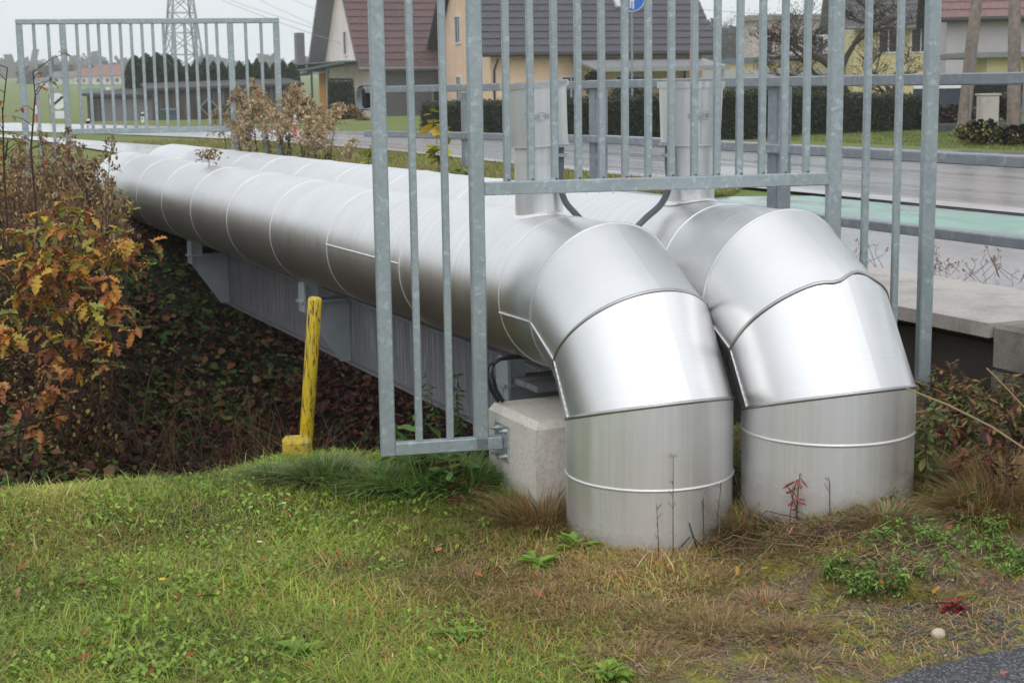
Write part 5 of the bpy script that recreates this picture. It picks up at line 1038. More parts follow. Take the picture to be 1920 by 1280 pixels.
tag(np_mesh('ditch_grass', V, F, C, M['dry']), 'dull brown long grass hanging in the shaded ditch', 'grass', kind='stuff')
# brown autumn leaves low on the bank at the left
n = 900; X, Y = bank_pts(n, 8.0, 10.4, .4, 2.3); k = in_view(X, Y, .3); X, Y = X[k], Y[k]; V, F, C = leaf_cloud(np.c_[X, Y, gz(X, Y)+rng.uniform(.05, .35, len(X))], rng.uniform(.05, .10, len(X)), OAKV, OAK_F, pick([(.20, .08, .03), (.15, .06, .03), (.26, .12, .04), (.12, .05, .03), (.16, .15, .04)], len(X)), (-1., .4))
tag(np_mesh('leaf_litter', V, F, C, M['dry']), 'rusty brown oak leaves caught among the brambles low in the ditch', 'fallen leaves', kind='stuff')
# ---- oak saplings
def oak(label, stems, group, pal=OAKC, lsize=.125, per=6, dens=1.):
    base = Vector(stems[0][0]); T = Thing('oak_sapling', base, label, 'sapling', group); paths = []; LP = []; LD = []
    for st in stems:
        P = [np.array(p) for p in st]; paths.append((np.array(P), np.linspace(.008, .003, len(P)))); 
        for k in range(1, len(P)):
            for t in np.linspace(.15, 1, 4):
                if rng.random() > dens: continue
                q = P[k-1]*(1-t)+P[k]*t; a = rng.uniform(0, 6.28); l = rng.uniform(.06, .22); e = q+np.array([math.cos(a)*l, math.sin(a)*l, rng.uniform(-.03, .12)]); paths.append((np.array([q, (q+e)/2+[0, 0, .015], e]), np.array([.003, .0022, .0016])))
                for m in range(per+rng.integers(-2, 3)): LP.append(e+rng.normal(0, .012, 3)); LD.append((rng.uniform(0, 6.28), rng.uniform(-.5, .9)))
    T.npart('stem', *tubes_np(paths, [(.06, .04, .03)]*len(paths), 5), M['dry']); n = len(LP); LP = np.array(LP); LD = np.array(LD); sz = rng.uniform(.65, 1.15, n)*lsize; V = OAKV[None]*sz[:, None, None]
    rr = rng.uniform(-.6, .6, n)[:, None]; V = np.stack([V[..., 0], V[..., 1]*np.cos(rr)-V[..., 2]*np.sin(rr), V[..., 1]*np.sin(rr)+V[..., 2]*np.cos(rr)], -1); c_, s_ = np.cos(LD[:, 1])[:, None], np.sin(LD[:, 1])[:, None]; V = np.stack([V[..., 0]*c_+V[..., 2]*s_, V[..., 1], V[..., 2]*c_-V[..., 0]*s_], -1); V = rotz(V, LD[:, 0])+LP[:, None]
    F = np.asarray(OAK_F)[None]+np.arange(n)[:, None, None]*18; hgt = (LP[:, 2]-LP[:, 2].min())/(np.ptp(LP[:, 2])+.01); cc = pick(pal, n)*rng.uniform(.7, 1.15, (n, 1)); C = np.repeat(cc[:, None], 18, 1)*rng.uniform(.9, 1.1, (n, 18, 1)); T.npart('foliage', V.reshape(-1, 3), F.reshape(-1, 4), C.reshape(-1, 3).clip(0, 1), M['leaf']); return T
def st(*pts): return [tuple(at(x, y, d)) for x, y, d in pts]
oak('orange and yellow leaved oak sapling spreading at the left edge over the dark bank', [st((130, 800, 9.3), (150, 620, 9.2), (120, 480, 9.1), (150, 410, 9.1)), st((145, 700, 9.2), (60, 600, 9.1), (20, 520, 9.0)), st((150, 640, 9.2), (200, 520, 9.1), (215, 480, 9.0)), st((120, 520, 9.1), (60, 500, 9.0), (10, 560, 9.0)), st((150, 560, 9.1), (190, 600, 9.0), (225, 640, 9.0)), st((120, 560, 9.0), (90, 450, 9.0), (75, 410, 9.0)), st((120, 640, 9.0), (60, 660, 8.9), (15, 640, 8.9)), st((150, 520, 9.2), (230, 480, 9.3), (250, 455, 9.3))], None, dens=1., lsize=.115, per=8)
oak('sparse lower branch of brown orange oak leaves left of the bollard over the ditch', [st((40, 860, 8.6), (60, 740, 8.6), (80, 690, 8.6)), st((50, 800, 8.6), (20, 700, 8.5))], None, pal=[(.36, .13, .035), (.28, .10, .04), (.40, .2, .05)], per=5, dens=.7)
oak('oak sapling with small orange red leaves at the top left before the far fence', [st((20, 520, 9.5), (8, 330, 9.5), (5, 210, 9.5), (14, 128, 9.5)), st((10, 300, 9.5), (15, 260, 9.5))], None, pal=[(.42, .12, .05), (.30, .28, .07), (.48, .20, .05), (.25, .24, .06)], lsize=.055, per=4, dens=.8)
oak('thin oak shoot with red tipped leaves just right of the top left sapling', [st((75, 480, 9.6), (58, 280, 9.6), (66, 180, 9.6), (62, 135, 9.6))], None, pal=[(.50, .13, .06), (.42, .15, .06), (.2, .2, .06)], lsize=.055, per=4, dens=.75)
oak('bushy yellow green shoot with small leaves above the orange oak sapling', [st((170, 560, 9.9), (180, 440, 9.9), (175, 385, 9.9)), st((180, 480, 9.9), (215, 420, 9.9)), st((175, 500, 9.9), (140, 430, 9.9))], None, pal=[(.34, .34, .06), (.26, .27, .05), (.42, .30, .06)], lsize=.06, per=6)
oak('rusty small leaved shoot at the left edge between dried plumes', [st((40, 560, 10.0), (45, 420, 10.0), (30, 350, 10.0)), st((45, 460, 10.0), (90, 390, 10.0)), st((45, 480, 10.0), (5, 410, 10.0))], None, pal=[(.42, .18, .05), (.32, .13, .05), (.45, .33, .08), (.25, .24, .06)], lsize=.06, per=6)
oak('sparse golden shoot low at the left border over the brambles', [st((30, 860, 8.9), (45, 740, 8.9), (20, 660, 8.9)), st((45, 780, 8.9), (110, 700, 8.9)), st((40, 800, 8.9), (170, 760, 8.9))], None, pal=[(.36, .17, .05), (.25, .11, .04), (.40, .30, .07)], lsize=.06, per=5)
oak('low yellow green oak twig beside the first girder bracket', [st((240, 640, 9.9), (235, 520, 9.9), (262, 462, 9.9)), st((235, 540, 9.9), (200, 500, 9.9))], None, pal=[(.24, .27, .05), (.16, .2, .04), (.33, .18, .05)], lsize=.075, per=4, dens=.9)
# ---- dried goldenrod
GR_T = [(.58, .46, .29), (.48, .37, .23), (.66, .55, .36), (.38, .27, .16)]; GR_B = [(.07, .04, .03), (.11, .06, .04), (.05, .033, .028), (.16, .09, .05)]
def goldenrod_mesh(seed, h=1.25, brown=1., plume=1., fluff=1.):
    g = np.random.default_rng(seed); paths = []; cols = []; bend = g.uniform(-.12, .12, 2); t = np.linspace(0, 1, 8); S_ = np.c_[bend[0]*t*t*h, bend[1]*t*t*h, t*h]; paths.append((S_, np.linspace(.004, .002, 8))); cols.append((.11, .06, .045))
    V1, C1, FL = [], [], []; parts = []
    nl = int(170*brown); tt = g.uniform(.12, .78, nl); P = np.stack([np.interp(tt, t, S_[:, k]) for k in range(3)], 1); a = g.uniform(0, 6.28, nl)
    B = blades(P+np.c_[np.cos(a), np.sin(a), 0*a]*.003, g.uniform(.04, .09, nl), .008, np.array(GR_B)[g.integers(0, 4, nl)], lean=1.3, yaw=a, curl=1.2); Vb = B[0].reshape(nl, 8, 3); Vb[..., 2] = P[:, None, 2]-(Vb[..., 2]-P[:, None, 2])*g.uniform(.1, 1, (nl, 1)); parts.append((Vb.reshape(-1, 3), B[1], B[2]))
    FP = []; nb = int(22*plume)
    for k in range(nb):
        t0 = .78+.22*k/nb; q = np.array([np.interp(t0, t, S_[:, j]) for j in range(3)]); a = g.uniform(0, 6.28); l = h*.13*(1.15-.75*(t0-.78)/.22)*g.uniform(.7, 1.2); u = np.linspace(0, 1, 6); Pb = np.c_[q[0]+np.cos(a)*l*u, q[1]+np.sin(a)*l*u, q[2]+l*(.75*u-.85*u*u)]
        paths.append((Pb, np.linspace(.0018, .001, 6))); cols.append((.2, .13, .08)); m = int(40*fluff); uu = g.uniform(.15, 1, m); FP.append(np.stack([np.interp(uu, u, Pb[:, j]) for j in range(3)], 1)+g.normal(0, .007, (m, 3))+[0, 0, .006])
    FP.append(S_[-1]+g.normal(0, .010, (int(26*fluff), 3))); FP = np.concatenate(FP); V, F, C = leaf_cloud(FP, g.uniform(.008, .017, len(FP)), T_CARD*1.3, F_CARD, np.array(GR_T)[g.integers(0, 4, len(FP))], (-1.5, 1.5), jit=.3)
    V2 = merge([tubes_np(paths, cols, 4)]+parts); return V2, (V, F, C)
PLV = []
def goldenrod_proto(seed, **kw):
    (a, b, c), (d, e, f) = goldenrod_mesh(seed, **kw); T = Thing('dried_goldenrod', (0, 0, 0), 'dried goldenrod', 'dried plant', 'x'); T.npart('stalk', a, b, c, M['dry']); T.npart('plume', d, e, f, M['dry']); return T.o
protos = [goldenrod_proto(s_, h=1.2) for s_ in (1, 2, 3, 4)]; GR_T = [(.30, .20, .115), (.22, .14, .08), (.40, .29, .17), (.16, .10, .06)]
low = [goldenrod_proto(s_, h=1.0, brown=1.1, plume=.55, fluff=.5) for s_ in (11, 12, 13)]; used = set()
def place(proto, px, py_top, d, zb, lab, grp, h0=1.2):
    q = at(px, py_top, d); h_ = q.z-zb; o = proto
    if id(proto) in used:
        o = copy_tree(proto)
    used.add(id(proto)); sc_ = h_/h0; o.location = (q.x, q.y, zb); o.scale = (min(sc_, 1.)*1.05, min(sc_, 1.)*1.05, sc_); o.rotation_euler = (0, 0, random.uniform(0, 6.28)); o['label'] = lab; o['group'] = grp
    return o
CL1 = 'tan plumed dried goldenrod in the clump behind the pipes, left of the white house'; 
for px, pt, d in ((428, 205, 15.6), (452, 200, 15.8), (470, 168, 15.4), (498, 150, 15.5), (512, 172, 15.2), (528, 166, 15.9), (546, 178, 15.4), (566, 160, 15.7), (508, 190, 14.9), (484, 192, 15.0), (592, 182, 15.4), (606, 196, 15.0), (540, 205, 14.8), (572, 222, 14.6), (618, 200, 14.9), (598, 222, 14.5), (622, 240, 14.6), (556, 236, 15.2), (640, 262, 14.4), (520, 226, 15.4), (464, 226, 15.2), (440, 232, 15.0)):
    place(random.choice(protos), px, pt, d, .35, CL1, 'dried goldenrod clump behind the pipes')
CL2 = 'dried goldenrod in the thicket at the left end of the pipes'
for px, pt, d in ((180, 262, 12.6), (170, 270, 12.5), (110, 240, 12.8), (128, 272, 12.6), (192, 300, 12.0), (95, 280, 11.0), (60, 268, 11.6), (150, 310, 10.6), (30, 262, 12.0), (120, 330, 10.4), (80, 345, 10.2), (180, 345, 10.5), (45, 330, 10.6), (10, 300, 11.2), (70, 300, 11.4), (140, 285, 11.9), (160, 380, 10.2), (196, 335, 11.8), (20, 370, 10.8), (100, 395, 10.4), (204, 372, 11.4), (5, 330, 10.8), (60, 390, 10.6), (190, 410, 10.8), (35, 300, 11.0), (90, 250, 12.4), (130, 360, 10.9)):
    place(random.choice(low), px, pt, d, gz1(at(px, pt, d).x, at(px, pt, d).y)-.02, CL2, 'dried goldenrod thicket at the left', 1.0)

for o in protos+low:
    if id(o) not in used:
        for c_ in list(o.children): bpy.data.objects.remove(c_)
        bpy.data.objects.remove(o)
# dense fill of dry stalks and grass in the left thicket
X = rng.uniform(.6, 2.3, 3600); Y = rng.uniform(11.6, 14.2, 3600); k = in_view(X, Y, .3) & (X < .165*Y); X, Y = X[k], Y[k]; P = np.c_[X, Y, gz(X, Y)]; V, F, C = blades(P, rng.uniform(.35, 1.0, len(P))*np.clip(1.1-.35*(X-.9), .4, 1), .006, pick([(.16, .10, .06), (.10, .06, .04), (.26, .19, .09), (.14, .13, .05), (.07, .045, .035)], len(P)), lean=.35, curl=.4)
tag(np_mesh('dry_thicket', V, F, C, M['dry']), 'dense brown dry stalks filling the thicket at the left end of the pipes', 'dry grass', kind='stuff')
n = 9000; X = rng.uniform(.6, 2.4, n); Y = rng.uniform(10.4, 13.9, n); k = in_view(X, Y, .3) & (X < .17*Y); X, Y = X[k], Y[k]; V, F, C = leaf_cloud(np.c_[X, Y, gz(X, Y)+rng.uniform(.1, 1.05, len(X))*np.clip(1.15-.4*(X-.9), .3, 1)], rng.uniform(.02, .05, len(X)), T_OVAL, F_OVAL, pick([(.24, .15, .07), (.16, .10, .05), (.28, .28, .07), (.46, .22, .05), (.10, .07, .04), (.40, .34, .08), (.08, .05, .03)], len(X)), (-1.4, .8))
tag(np_mesh('thicket_leaves', V, F, C, M['dry']), 'small withered leaves mixed through the left thicket', 'dry leaves', kind='stuff')
# ---- tufts
def tuft(name, label, px, py, r, n, h, wd, pal, lean=.9, group=None, cat='grass tuft', zadd=0, ell=1., z=None, mat='blade', curl=1.):
    q = on_ground(px, py) if z is None else at(px, py, z); zz = gz1(q.x, q.y)+zadd; T = Thing(name, (q.x, q.y, zz), label, cat, group); a = rng.uniform(0, 6.28, n); rr = r*np.sqrt(rng.random(n)); P = np.c_[q.x+np.cos(a)*rr*ell, q.y+np.sin(a)*rr*.8, np.zeros(n)]
    P[:, 2] = gz(P[:, 0], P[:, 1])+zadd*(1-rr/r)-.005; k = ~blocked(P[:, 0], P[:, 1]); P, a, rr = P[k], a[k], rr[k]; n = len(P); V, F, C = blades(P, h*rng.uniform(.45, 1.15, n)*(1-.3*rr/r), wd*rng.uniform(.6, 1.3, n), pick(pal, n), lean=lean*(.3+rr/r), yaw=a+rng.normal(0, .5, n), curl=curl); T.npart('blades', V, F, C, M[mat]); return T
TG = [(.13, .22, .05), (.10, .17, .04), (.17, .25, .07), (.26, .22, .08), (.07, .13, .03)]
tuft('grass_tuft', 'bushy dark green grass tuft surrounding the foot of the yellow bollard', 612, 900, .16, 900, .13, .0085, TG, 1.0, zadd=.02)
tuft('grass_tuft', 'dark green fine grass on the left side of the bollard foot', 512, 900, .08, 380, .10, .008, TG, 1.1)
tuft('grass_tuft', 'long bright green grass below the barred fence beside the concrete block', 800, 908, .20, 800, .17, .009, [(.16, .29, .06), (.11, .22, .05), (.20, .32, .07)], 1.1, zadd=.0, ell=1.2)
tuft('grass_tuft', 'long green grass at the left foot of the concrete block', 872, 915, .13, 500, .19, .009, [(.15, .27, .05), (.10, .19, .045), (.2, .3, .07)], .9)
tuft('grass_tuft', 'green mixed grass between the bollard tuft and the barred fence', 710, 915, .16, 700, .13, .0075, [(.16, .28, .06), (.11, .2, .045), (.28, .26, .08)], 1.0)
tuft('grass_tuft', 'dry red brown grass clump against the left side of the near pipe base', 1020, 985, .17, 1300, .19, .003, [(.30, .16, .06), (.22, .10, .045), (.35, .24, .10), (.12, .13, .03)], 1.3)
tuft('grass_tuft', 'olive and straw grass in front of the concrete block', 945, 960, .20, 1300, .10, .004, TG+[(.28, .20, .08), (.22, .12, .05)], 1.1)
tuft('grass_tuft', 'thin tall reddish grass stalks before the right face of the concrete block', 1035, 935, .07, 60, .38, .0025, [(.30, .13, .06), (.35, .2, .1)], .5)
tuft('grass_tuft', 'tan dry grass clump at the right edge near the wing wall', 1880, 930, .22, 1300, .22, .003, [(.36, .22, .08), (.28, .15, .06), (.20, .16, .05)], 1.1)
tuft('grass_tuft', 'dry straw and green grass between the two pipe bases', 1400, 985, .12, 700, .14, .003, [(.30, .2, .09), (.12, .15, .04), (.22, .10, .05)], 1.3)
for i, (px, py, w_) in enumerate(((1120, 1160, .2), (1260, 1160, .22), (1010, 1130, .2), (1340, 1180, .16), (880, 1090, .2), (1190, 1240, .2), (1480, 1190, .12), (760, 1000, .2), (1330, 1090, .16), (1100, 1090, .18))):
    tuft('grass_tuft', 'short straw coloured grass clump in the dry patch before the near pipe', px, py, w_, 520, .06, .003, [(.40, .29, .12), (.32, .18, .07), (.26, .13, .06), (.18, .17, .04)], 1.3, group='straw coloured grass clumps in the dry patch')
# ---- leafy weeds
def leafy_weed(name, label, px, py, h, spreads, nleaf, lsize, pal, nst=3, stemc=(.12, .10, .05), group=None, d=None, tm=T_BROAD, cat='weed', lean=.25, zb=None, droop=.2, mat='leaf'):
    q = on_ground(px, py) if d is None else at(px, py, d); zz = (gz1(q.x, q.y) if d is None else q.z) if zb is None else zb; T = Thing(name, (q.x, q.y, zz), label, cat, group); paths = []; LP = []; 
    for k in range(nst):
        a = rng.uniform(0, 6.28); hh = h*rng.uniform(.6, 1.05); l = hh*lean*rng.uniform(.2, 1.4); t = np.linspace(0, 1, 6); S_ = np.c_[q.x+spreads*rng.normal()+np.cos(a)*l*t*t, q.y+spreads*rng.normal()+np.sin(a)*l*t*t, zz-.01+hh*t*(1-.1*t)]; paths.append((S_, np.linspace(.0028, .0012, 6))); m = nleaf; tt = rng.uniform(.15, 1, m); LP.append(np.stack([np.interp(tt, t, S_[:, j]) for j in range(3)], 1))
    T.npart('stem', *tubes_np(paths, [stemc]*len(paths), 5), M['dry'])
    if nleaf: LP = np.concatenate(LP); V, F, C = leaf_cloud(LP, rng.uniform(.5, 1.2, len(LP))*lsize, tm, F_OVAL, pick(pal, len(LP)), (-.9, droop), jit=.2); T.npart('leaves', V, F, C, M[mat])
    return T
GW = [(.07, .15, .03), (.11, .20, .04), (.05, .11, .025)]
leafy_weed('leafy_weed', 'tall green weed with narrow drooping leaves behind the lowest left fence bars', 765, 850, .50, .04, 26, .13, GW, 3, tm=T_BROAD, d=6.9, zb=-.05)
leafy_weed('mugwort', 'feathery green mugwort stalk rising before the girder behind the fence bars', 850, 850, .66, .05, 90, .045, [(.06, .11, .03), (.08, .14, .04), (.05, .08, .03)], 4, d=6.9, zb=-.05)
leafy_weed('leafy_weed', 'broad leaved green weed low between the fence bars', 820, 870, .28, .08, 22, .12, GW+[(.18, .22, .04), (.12, .05, .03)], 4, d=6.6, zb=-.02)
for px, py, r_ in ((1660, 1060, .10), (1600, 1075, .08), (1730, 1050, .11), (1800, 1030, .11), (1880, 1040, .10), (1570, 1040, .08), (1690, 1010, .10), (1850, 1000, .09), (1900, 1070, .07), (1640, 1100, .06)):
    leafy_weed('feathery_weed', 'low bright green feathery weed on the soil right of the far pipe base', px, py, .11, r_*.5, 44, .023, [(.20, .34, .06), (.15, .27, .05), (.26, .40, .09)], 12, group='feathery green weeds on the soil at the right', lean=.8)
leafy_weed('red_weed', 'small dark crimson leaved plant on the soil near the white stone', 1790, 1140, .06, .012, 8, .055, [(.28, .02, .035), (.20, .02, .03), (.35, .05, .05)], 3, stemc=(.2, .04, .04), lean=.5)
leafy_weed('red_weed', 'crimson leaved shoot in front of the far pipe base', 1490, 975, .24, .02, 9, .055, [(.28, .04, .035), (.18, .03, .03), (.33, .08, .05)], 3, stemc=(.16, .06, .05))
leafy_weed('red_weed', 'dark red leaves among the grass left of the concrete block', 860, 955, .12, .10, 14, .05, [(.16, .015, .02), (.11, .015, .018), (.20, .04, .025)], 5, stemc=(.16, .06, .05))
leafy_weed('leafy_weed', 'upright yellow green shoot beside the right fence post foot', 1735, 800, .42, .02, 34, .075, [(.12, .16, .05), (.20, .18, .06), (.09, .12, .04)], 2, d=6.0, zb=.18)
leafy_weed('red_weed', 'dark red bramble leaves in the weeds at the right edge', 1830, 880, .30, .16, 26, .06, [(.18, .025, .02), (.12, .02, .02), (.22, .07, .04)], 8, stemc=(.16, .06, .05))
leafy_weed('bramble_weed', 'mixed green bramble leaves below the wing wall at the right edge', 1800, 850, .34, .20, 36, .055, [(.06, .10, .025), (.09, .13, .03), (.14, .12, .04), (.05, .07, .02)], 12)
leafy_weed('bramble_weed', 'green and yellow leaves at the right border under the slab', 1890, 830, .38, .14, 30, .06, [(.08, .12, .03), (.20, .17, .05), (.12, .06, .03)], 9)
leafy_weed('bramble_weed', 'ground level green leaves right of the far pipe base', 1760, 930, .14, .16, 26, .05, [(.07, .12, .025), (.13, .16, .04), (.16, .06, .03)], 9)
leafy_weed('dried_stalk', 'tall dark dried stalk with hanging withered leaves at the right edge', 1880, 820, .62, .02, 60, .05, GR_B, 2, d=5.75, zb=.2, stemc=(.10, .06, .05), mat='dry', droop=.9)
leafy_weed('dried_stalk', 'second dried stalk with tan seed fluff at the far right border', 1912, 820, .52, .02, 60, .03, GR_B+GR_T, 3, d=5.7, zb=.2, stemc=(.2, .13, .08), mat='dry', droop=.9)
leafy_weed('dried_stalk', 'long straw stalk leaning left across the weeds at the right', 1918, 830, .1, .01, 0, .03, GR_T, 1, d=5.2, zb=.25)
T = Thing('dried_stalk', tuple(at(1920, 850, 5.3)), 'two long straw coloured canes slanting down from the left at the right edge', 'weed')
T.npart('stem', *tubes_np([([at(1700, 728, 5.6), at(1780, 760, 5.5), at(1860, 800, 5.4), at(1935, 850, 5.3)], .0035), ([at(1850, 690, 5.6), at(1890, 730, 5.5), at(1935, 780, 5.4)], .003)], [(.34, .25, .15), (.30, .2, .12)], 5), M['dry'])
for px, py, top, lab in ((1262, 1030, 855, 'thin dry stalk with a pale bud before the near pipe'), (1320, 1010, 840, 'thin dark dry stem right of the pale bud stalk'), (1345, 1000, 905, 'short thin twig at the right side of the near pipe base'), (1235, 1040, 945, 'short curved dry twig left of the pale bud stalk'), (1556, 950, 850, 'dark knobbly dry stem before the far pipe'), (1650, 930, 790, 'wispy yellow seed stalk before the right side of the far pipe')):
    q = on_ground(px, py+(20 if px > 1400 else 16), .1 if px > 1400 else 0); dpt = (q-CC).dot(CF); tp = at(px+random.uniform(-8, 8), top, dpt); T = Thing('dry_stem', (q.x, q.y, q.z), lab, 'dry stem'); m = tp.lerp(q, .5)+RH*random.uniform(-.012, .012); paths = [([q, m, tp], np.array([.0022, .0016, .001]))]
    for k in range(5 if 'wispy' not in lab else 16): b_ = q.lerp(tp, random.uniform(.4, .95)); paths.append(([b_, b_+RH*random.uniform(-.02, .02)+Z*random.uniform(.01, .03)], np.array([.001, .0008])))
    T.npart('stem', *tubes_np(paths, [(.10, .06, .045) if 'wispy' not in lab else (.30, .26, .10)]*len(paths), 4), M['dry'])
    if 'bud' in lab and 'thin dry' in lab: T.npart('bud', *leaf_cloud(np.array([tuple(tp)]*14)+rng.normal(0, .003, (14, 3)), .010, T_CARD, F_CARD, pick([(.5, .45, .3)], 14)), M['dry'])
T = Thing('cut_twigs', tuple(on_ground(1300, 1030)), 'cluster of short dark cut twigs at the right front of the near pipe base', 'twigs'); paths = []
for k in range(9): q = on_ground(1290+random.uniform(-40, 60), 1032+random.uniform(-6, 12)); e = q+RH*random.uniform(-.05, .06)+Z*random.uniform(.04, .12); paths.append(([q, e], np.array([.003, .002])))
T.npart('stem', *tubes_np(paths, [(.05, .03, .03)]*9, 5), M['dry'])
# yellow leaved sapling beyond the pipes, twig on the pipe, dry weeds on the slab
leafy_weed('yellow_sapling', 'small sapling with bright yellow leaves beyond the pipes, between fence bars', 822, 325, .62, .02, 16, .13, [(.42, .40, .03), (.50, .36, .04), (.26, .30, .04)], 2, d=12, zb=at(822, 325, 12).z, lean=.15, tm=T_BROAD*np.array([1, 2.6, 1]))
leafy_weed('yellow_sapling', 'lower yellow green leaves right of the yellow sapling', 850, 330, .16, .05, 8, .12, [(.20, .26, .04), (.32, .30, .04)], 2, d=11.6, zb=at(850, 335, 11.6).z, tm=T_BROAD*np.array([1, 2.6, 1]))
leafy_weed('yellow_sapling', 'yellow leaves showing just left of the first tall fence post', 690, 310, .26, .03, 9, .10, [(.38, .36, .04), (.24, .26, .05)], 2, d=13.5, zb=at(690, 315, 13.5).z, tm=T_BROAD*np.array([1, 2.4, 1]))
T = Thing('goldenrod_sprig', tuple(at(392, 303, 12.2)), 'small tan seed head sprig sticking up between the two pipes', 'dried plant'); P = np.array([tuple(at(392, 292, 12.2))])+rng.normal(0, 1, (170, 3))*[.055, .04, .022]; T.npart('plume', *leaf_cloud(P, .022, T_CARD, F_CARD, pick(GR_T, 170)), M['dry']); T.npart('stalk', *tubes_np([([at(392, 330, 12.2), at(392, 290, 12.2)], .003)], [(.15, .1, .06)], 4), M['dry'])
sl_l = 'thin dry seed stalks growing along the far edge of the concrete slab'
for px, py in ((1742, 512), (1755, 506), (1761, 514), (1802, 512), (1826, 527), (1833, 521), (1868, 520), (1882, 534), (1910, 529), (1640, 503), (1612, 494)):
    q = Vector(at(px, py, 1)); d = ray(px, py); q = CC+d*((.665-EYE)/d.z); T = Thing('slab_weed', (q.x, q.y, .665), sl_l, 'weed', 'seed stalks on the slab edge'); paths = []; P = []
    for k in range(rng.integers(2, 8)):
        a = rng.uniform(0, 6.28); h_ = rng.uniform(.03, .16); e = q+Vector((math.cos(a)*.07, math.sin(a)*.07, h_)); paths.append(([q+Vector((rng.normal()*.03, rng.normal()*.06, 0)), q.lerp(e, .6)+Z*.01, e], np.array([.0016, .0013, .001]))); P += [tuple(e)]*7
    T.npart('stem', *tubes_np(paths, [(.16, .10, .08)]*len(paths), 4), M['dry']); P = np.array(P); T.npart('seed_head', *leaf_cloud(P+rng.normal(0, .008, P.shape), .012, T_CARD, F_CARD, pick([(.22, .14, .10), (.30, .22, .14)], len(P))), M['dry'])

for px, py, h, lab in ((1745, 870, .34, 'leafy dull green weed clump beside the foot of the right fence post'), (1815, 800, .40, 'reddish green weed clump against the stained wall'), (1870, 860, .36, 'dense mixed weeds in front of the wing wall at the right edge'), (1905, 760, .34, 'brown green weeds reaching up to the concrete coping at the right border'), (1780, 780, .30, 'shaded dark green weeds below the slab')):
    leafy_weed('bramble_weed', lab, px, py, h, .13, 38, .05, [(.12, .17, .045), (.20, .20, .06), (.22, .06, .035), (.09, .10, .03), (.28, .18, .06), (.34, .22, .08)], 18, lean=.6)
for i, (px, py, r_, n_, h_, pal, lab) in enumerate((
    (1745, 905, .16, 800, .20, [(.20, .26, .07), (.36, .26, .10), (.13, .18, .05)], 'olive and straw grass directly right of the far pipe base'),
    (1800, 850, .18, 800, .26, [(.22, .20, .08), (.13, .15, .05), (.34, .22, .10)], 'dull mixed grass between the fence post foot and the wing wall'),
    (1850, 960, .18, 900, .15, [(.42, .27, .10), (.30, .18, .08), (.20, .22, .06)], 'short orange tan grass in front of the weeds at the right edge'),
    (1900, 800, .14, 600, .30, [(.18, .16, .07), (.30, .20, .10), (.10, .11, .04)], 'tall brownish grass against the wing wall at the right border'),
    (1560, 985, .16, 600, .07, [(.34, .25, .12), (.18, .22, .06), (.26, .15, .08)], 'short straw grass in front of the far pipe base'),
    (1660, 975, .14, 600, .09, [(.34, .25, .12), (.18, .24, .06), (.26, .15, .08)], 'straw and green grass at the right front of the far pipe base'),
    (1240, 1060, .14, 500, .06, [(.36, .25, .12), (.26, .15, .08)], 'short brown straw right in front of the near pipe base'),
    (1500, 1240, .10, 260, .045, [(.40, .28, .14), (.30, .16, .09), (.2, .2, .06)], 'small reddish straw tuft on the moss near the bottom edge'),
    (1430, 1130, .12, 360, .05, [(.40, .28, .14), (.34, .17, .10)], 'small reddish straw tuft on the moss in the middle of the bare soil'),
    (1700, 1180, .10, 200, .04, [(.40, .30, .16), (.2, .2, .06)], 'sparse straw tuft left of the white stone'))):
    tuft('grass_tuft', lab, px, py, r_, n_, h_, .0042, pal, 1.2)
# ---- stones, gravel, straw and twigs on the soil
def stone(mb, q, s_, g): 
    rows = []; ph = g.uniform(0, 6); 
    for el in (-60, -20, 20, 60): rows.append([q+Vector((math.cos(a)*math.cos(math.radians(el))*s_*(1+.18*math.sin(2*a+ph)), math.sin(a)*math.cos(math.radians(el))*s_*.8*(1+.12*math.sin(3*a+ph)), math.sin(math.radians(el))*s_*.6)) for a in [2*math.pi*k/9 for k in range(9)]])
    mb.rings(rows); mb.add(rows[-1], [tuple(range(9))])
q = on_ground(1759, 1194); T = Thing('white_stone', q, 'rounded cream white stone lying on the soil by the asphalt edge', 'stone'); mb = MB()
rows = [[q+Vector((math.cos(a)*.026*c_*(1+.08*math.sin(2*a)), math.sin(a)*.022*c_, z_*.020+.010)) for a in [2*math.pi*k/20 for k in range(20)]] for c_, z_ in ((.5, -.9), (.85, -.5), (1, 0), (.85, .55), (.5, .85), (.15, .98))]; mb.rings(rows); mb.add(rows[-1], [tuple(range(20))]); T.part('stone', mb, plain('cream_stone', (.52, .45, .34), .7, 0, .15, 40))
def gravel(name, label, n, fn, smin, smax, mat, seed):
    g = random.Random(seed); mb = MB(); c = 0
    while c < n:
        px, py = fn(g); q = on_ground(px, py)
        if blocked(np.array([q.x]), np.array([q.y]))[0] or asph_d(q.x, q.y) < -.02: c += 1; continue
        s_ = smin+(smax-smin)*g.random()**3; stone(mb, q+Z*s_*.2, s_, g); c += 1
    return tag(mb.build(name, mat), label, 'gravel', kind='stuff')
DG = plain('dark_gravel', (.07, .072, .08), .6, 0, .4, 30); LG = plain('light_gravel', (.42, .38, .32), .8, 0, .25, 30)
gravel('dark_gravel', 'dark grey gravel chips along the asphalt edge at the lower right', 420, lambda g: (1400+520*g.random()**.7, 1235-60*(g.random())+0-(g.random()**2)*60), .003, .014, DG, 3)
gravel('light_gravel', 'small pale pebbles scattered over the bare soil', 170, lambda g: (1180+740*g.random(), 1040+235*g.random()), .002, .008, LG, 4)
gravel('dark_pebbles', 'small dark pebbles scattered on the mossy soil', 260, lambda g: (1150+770*g.random(), 1030+245*g.random()), .002, .008, DG, 5)
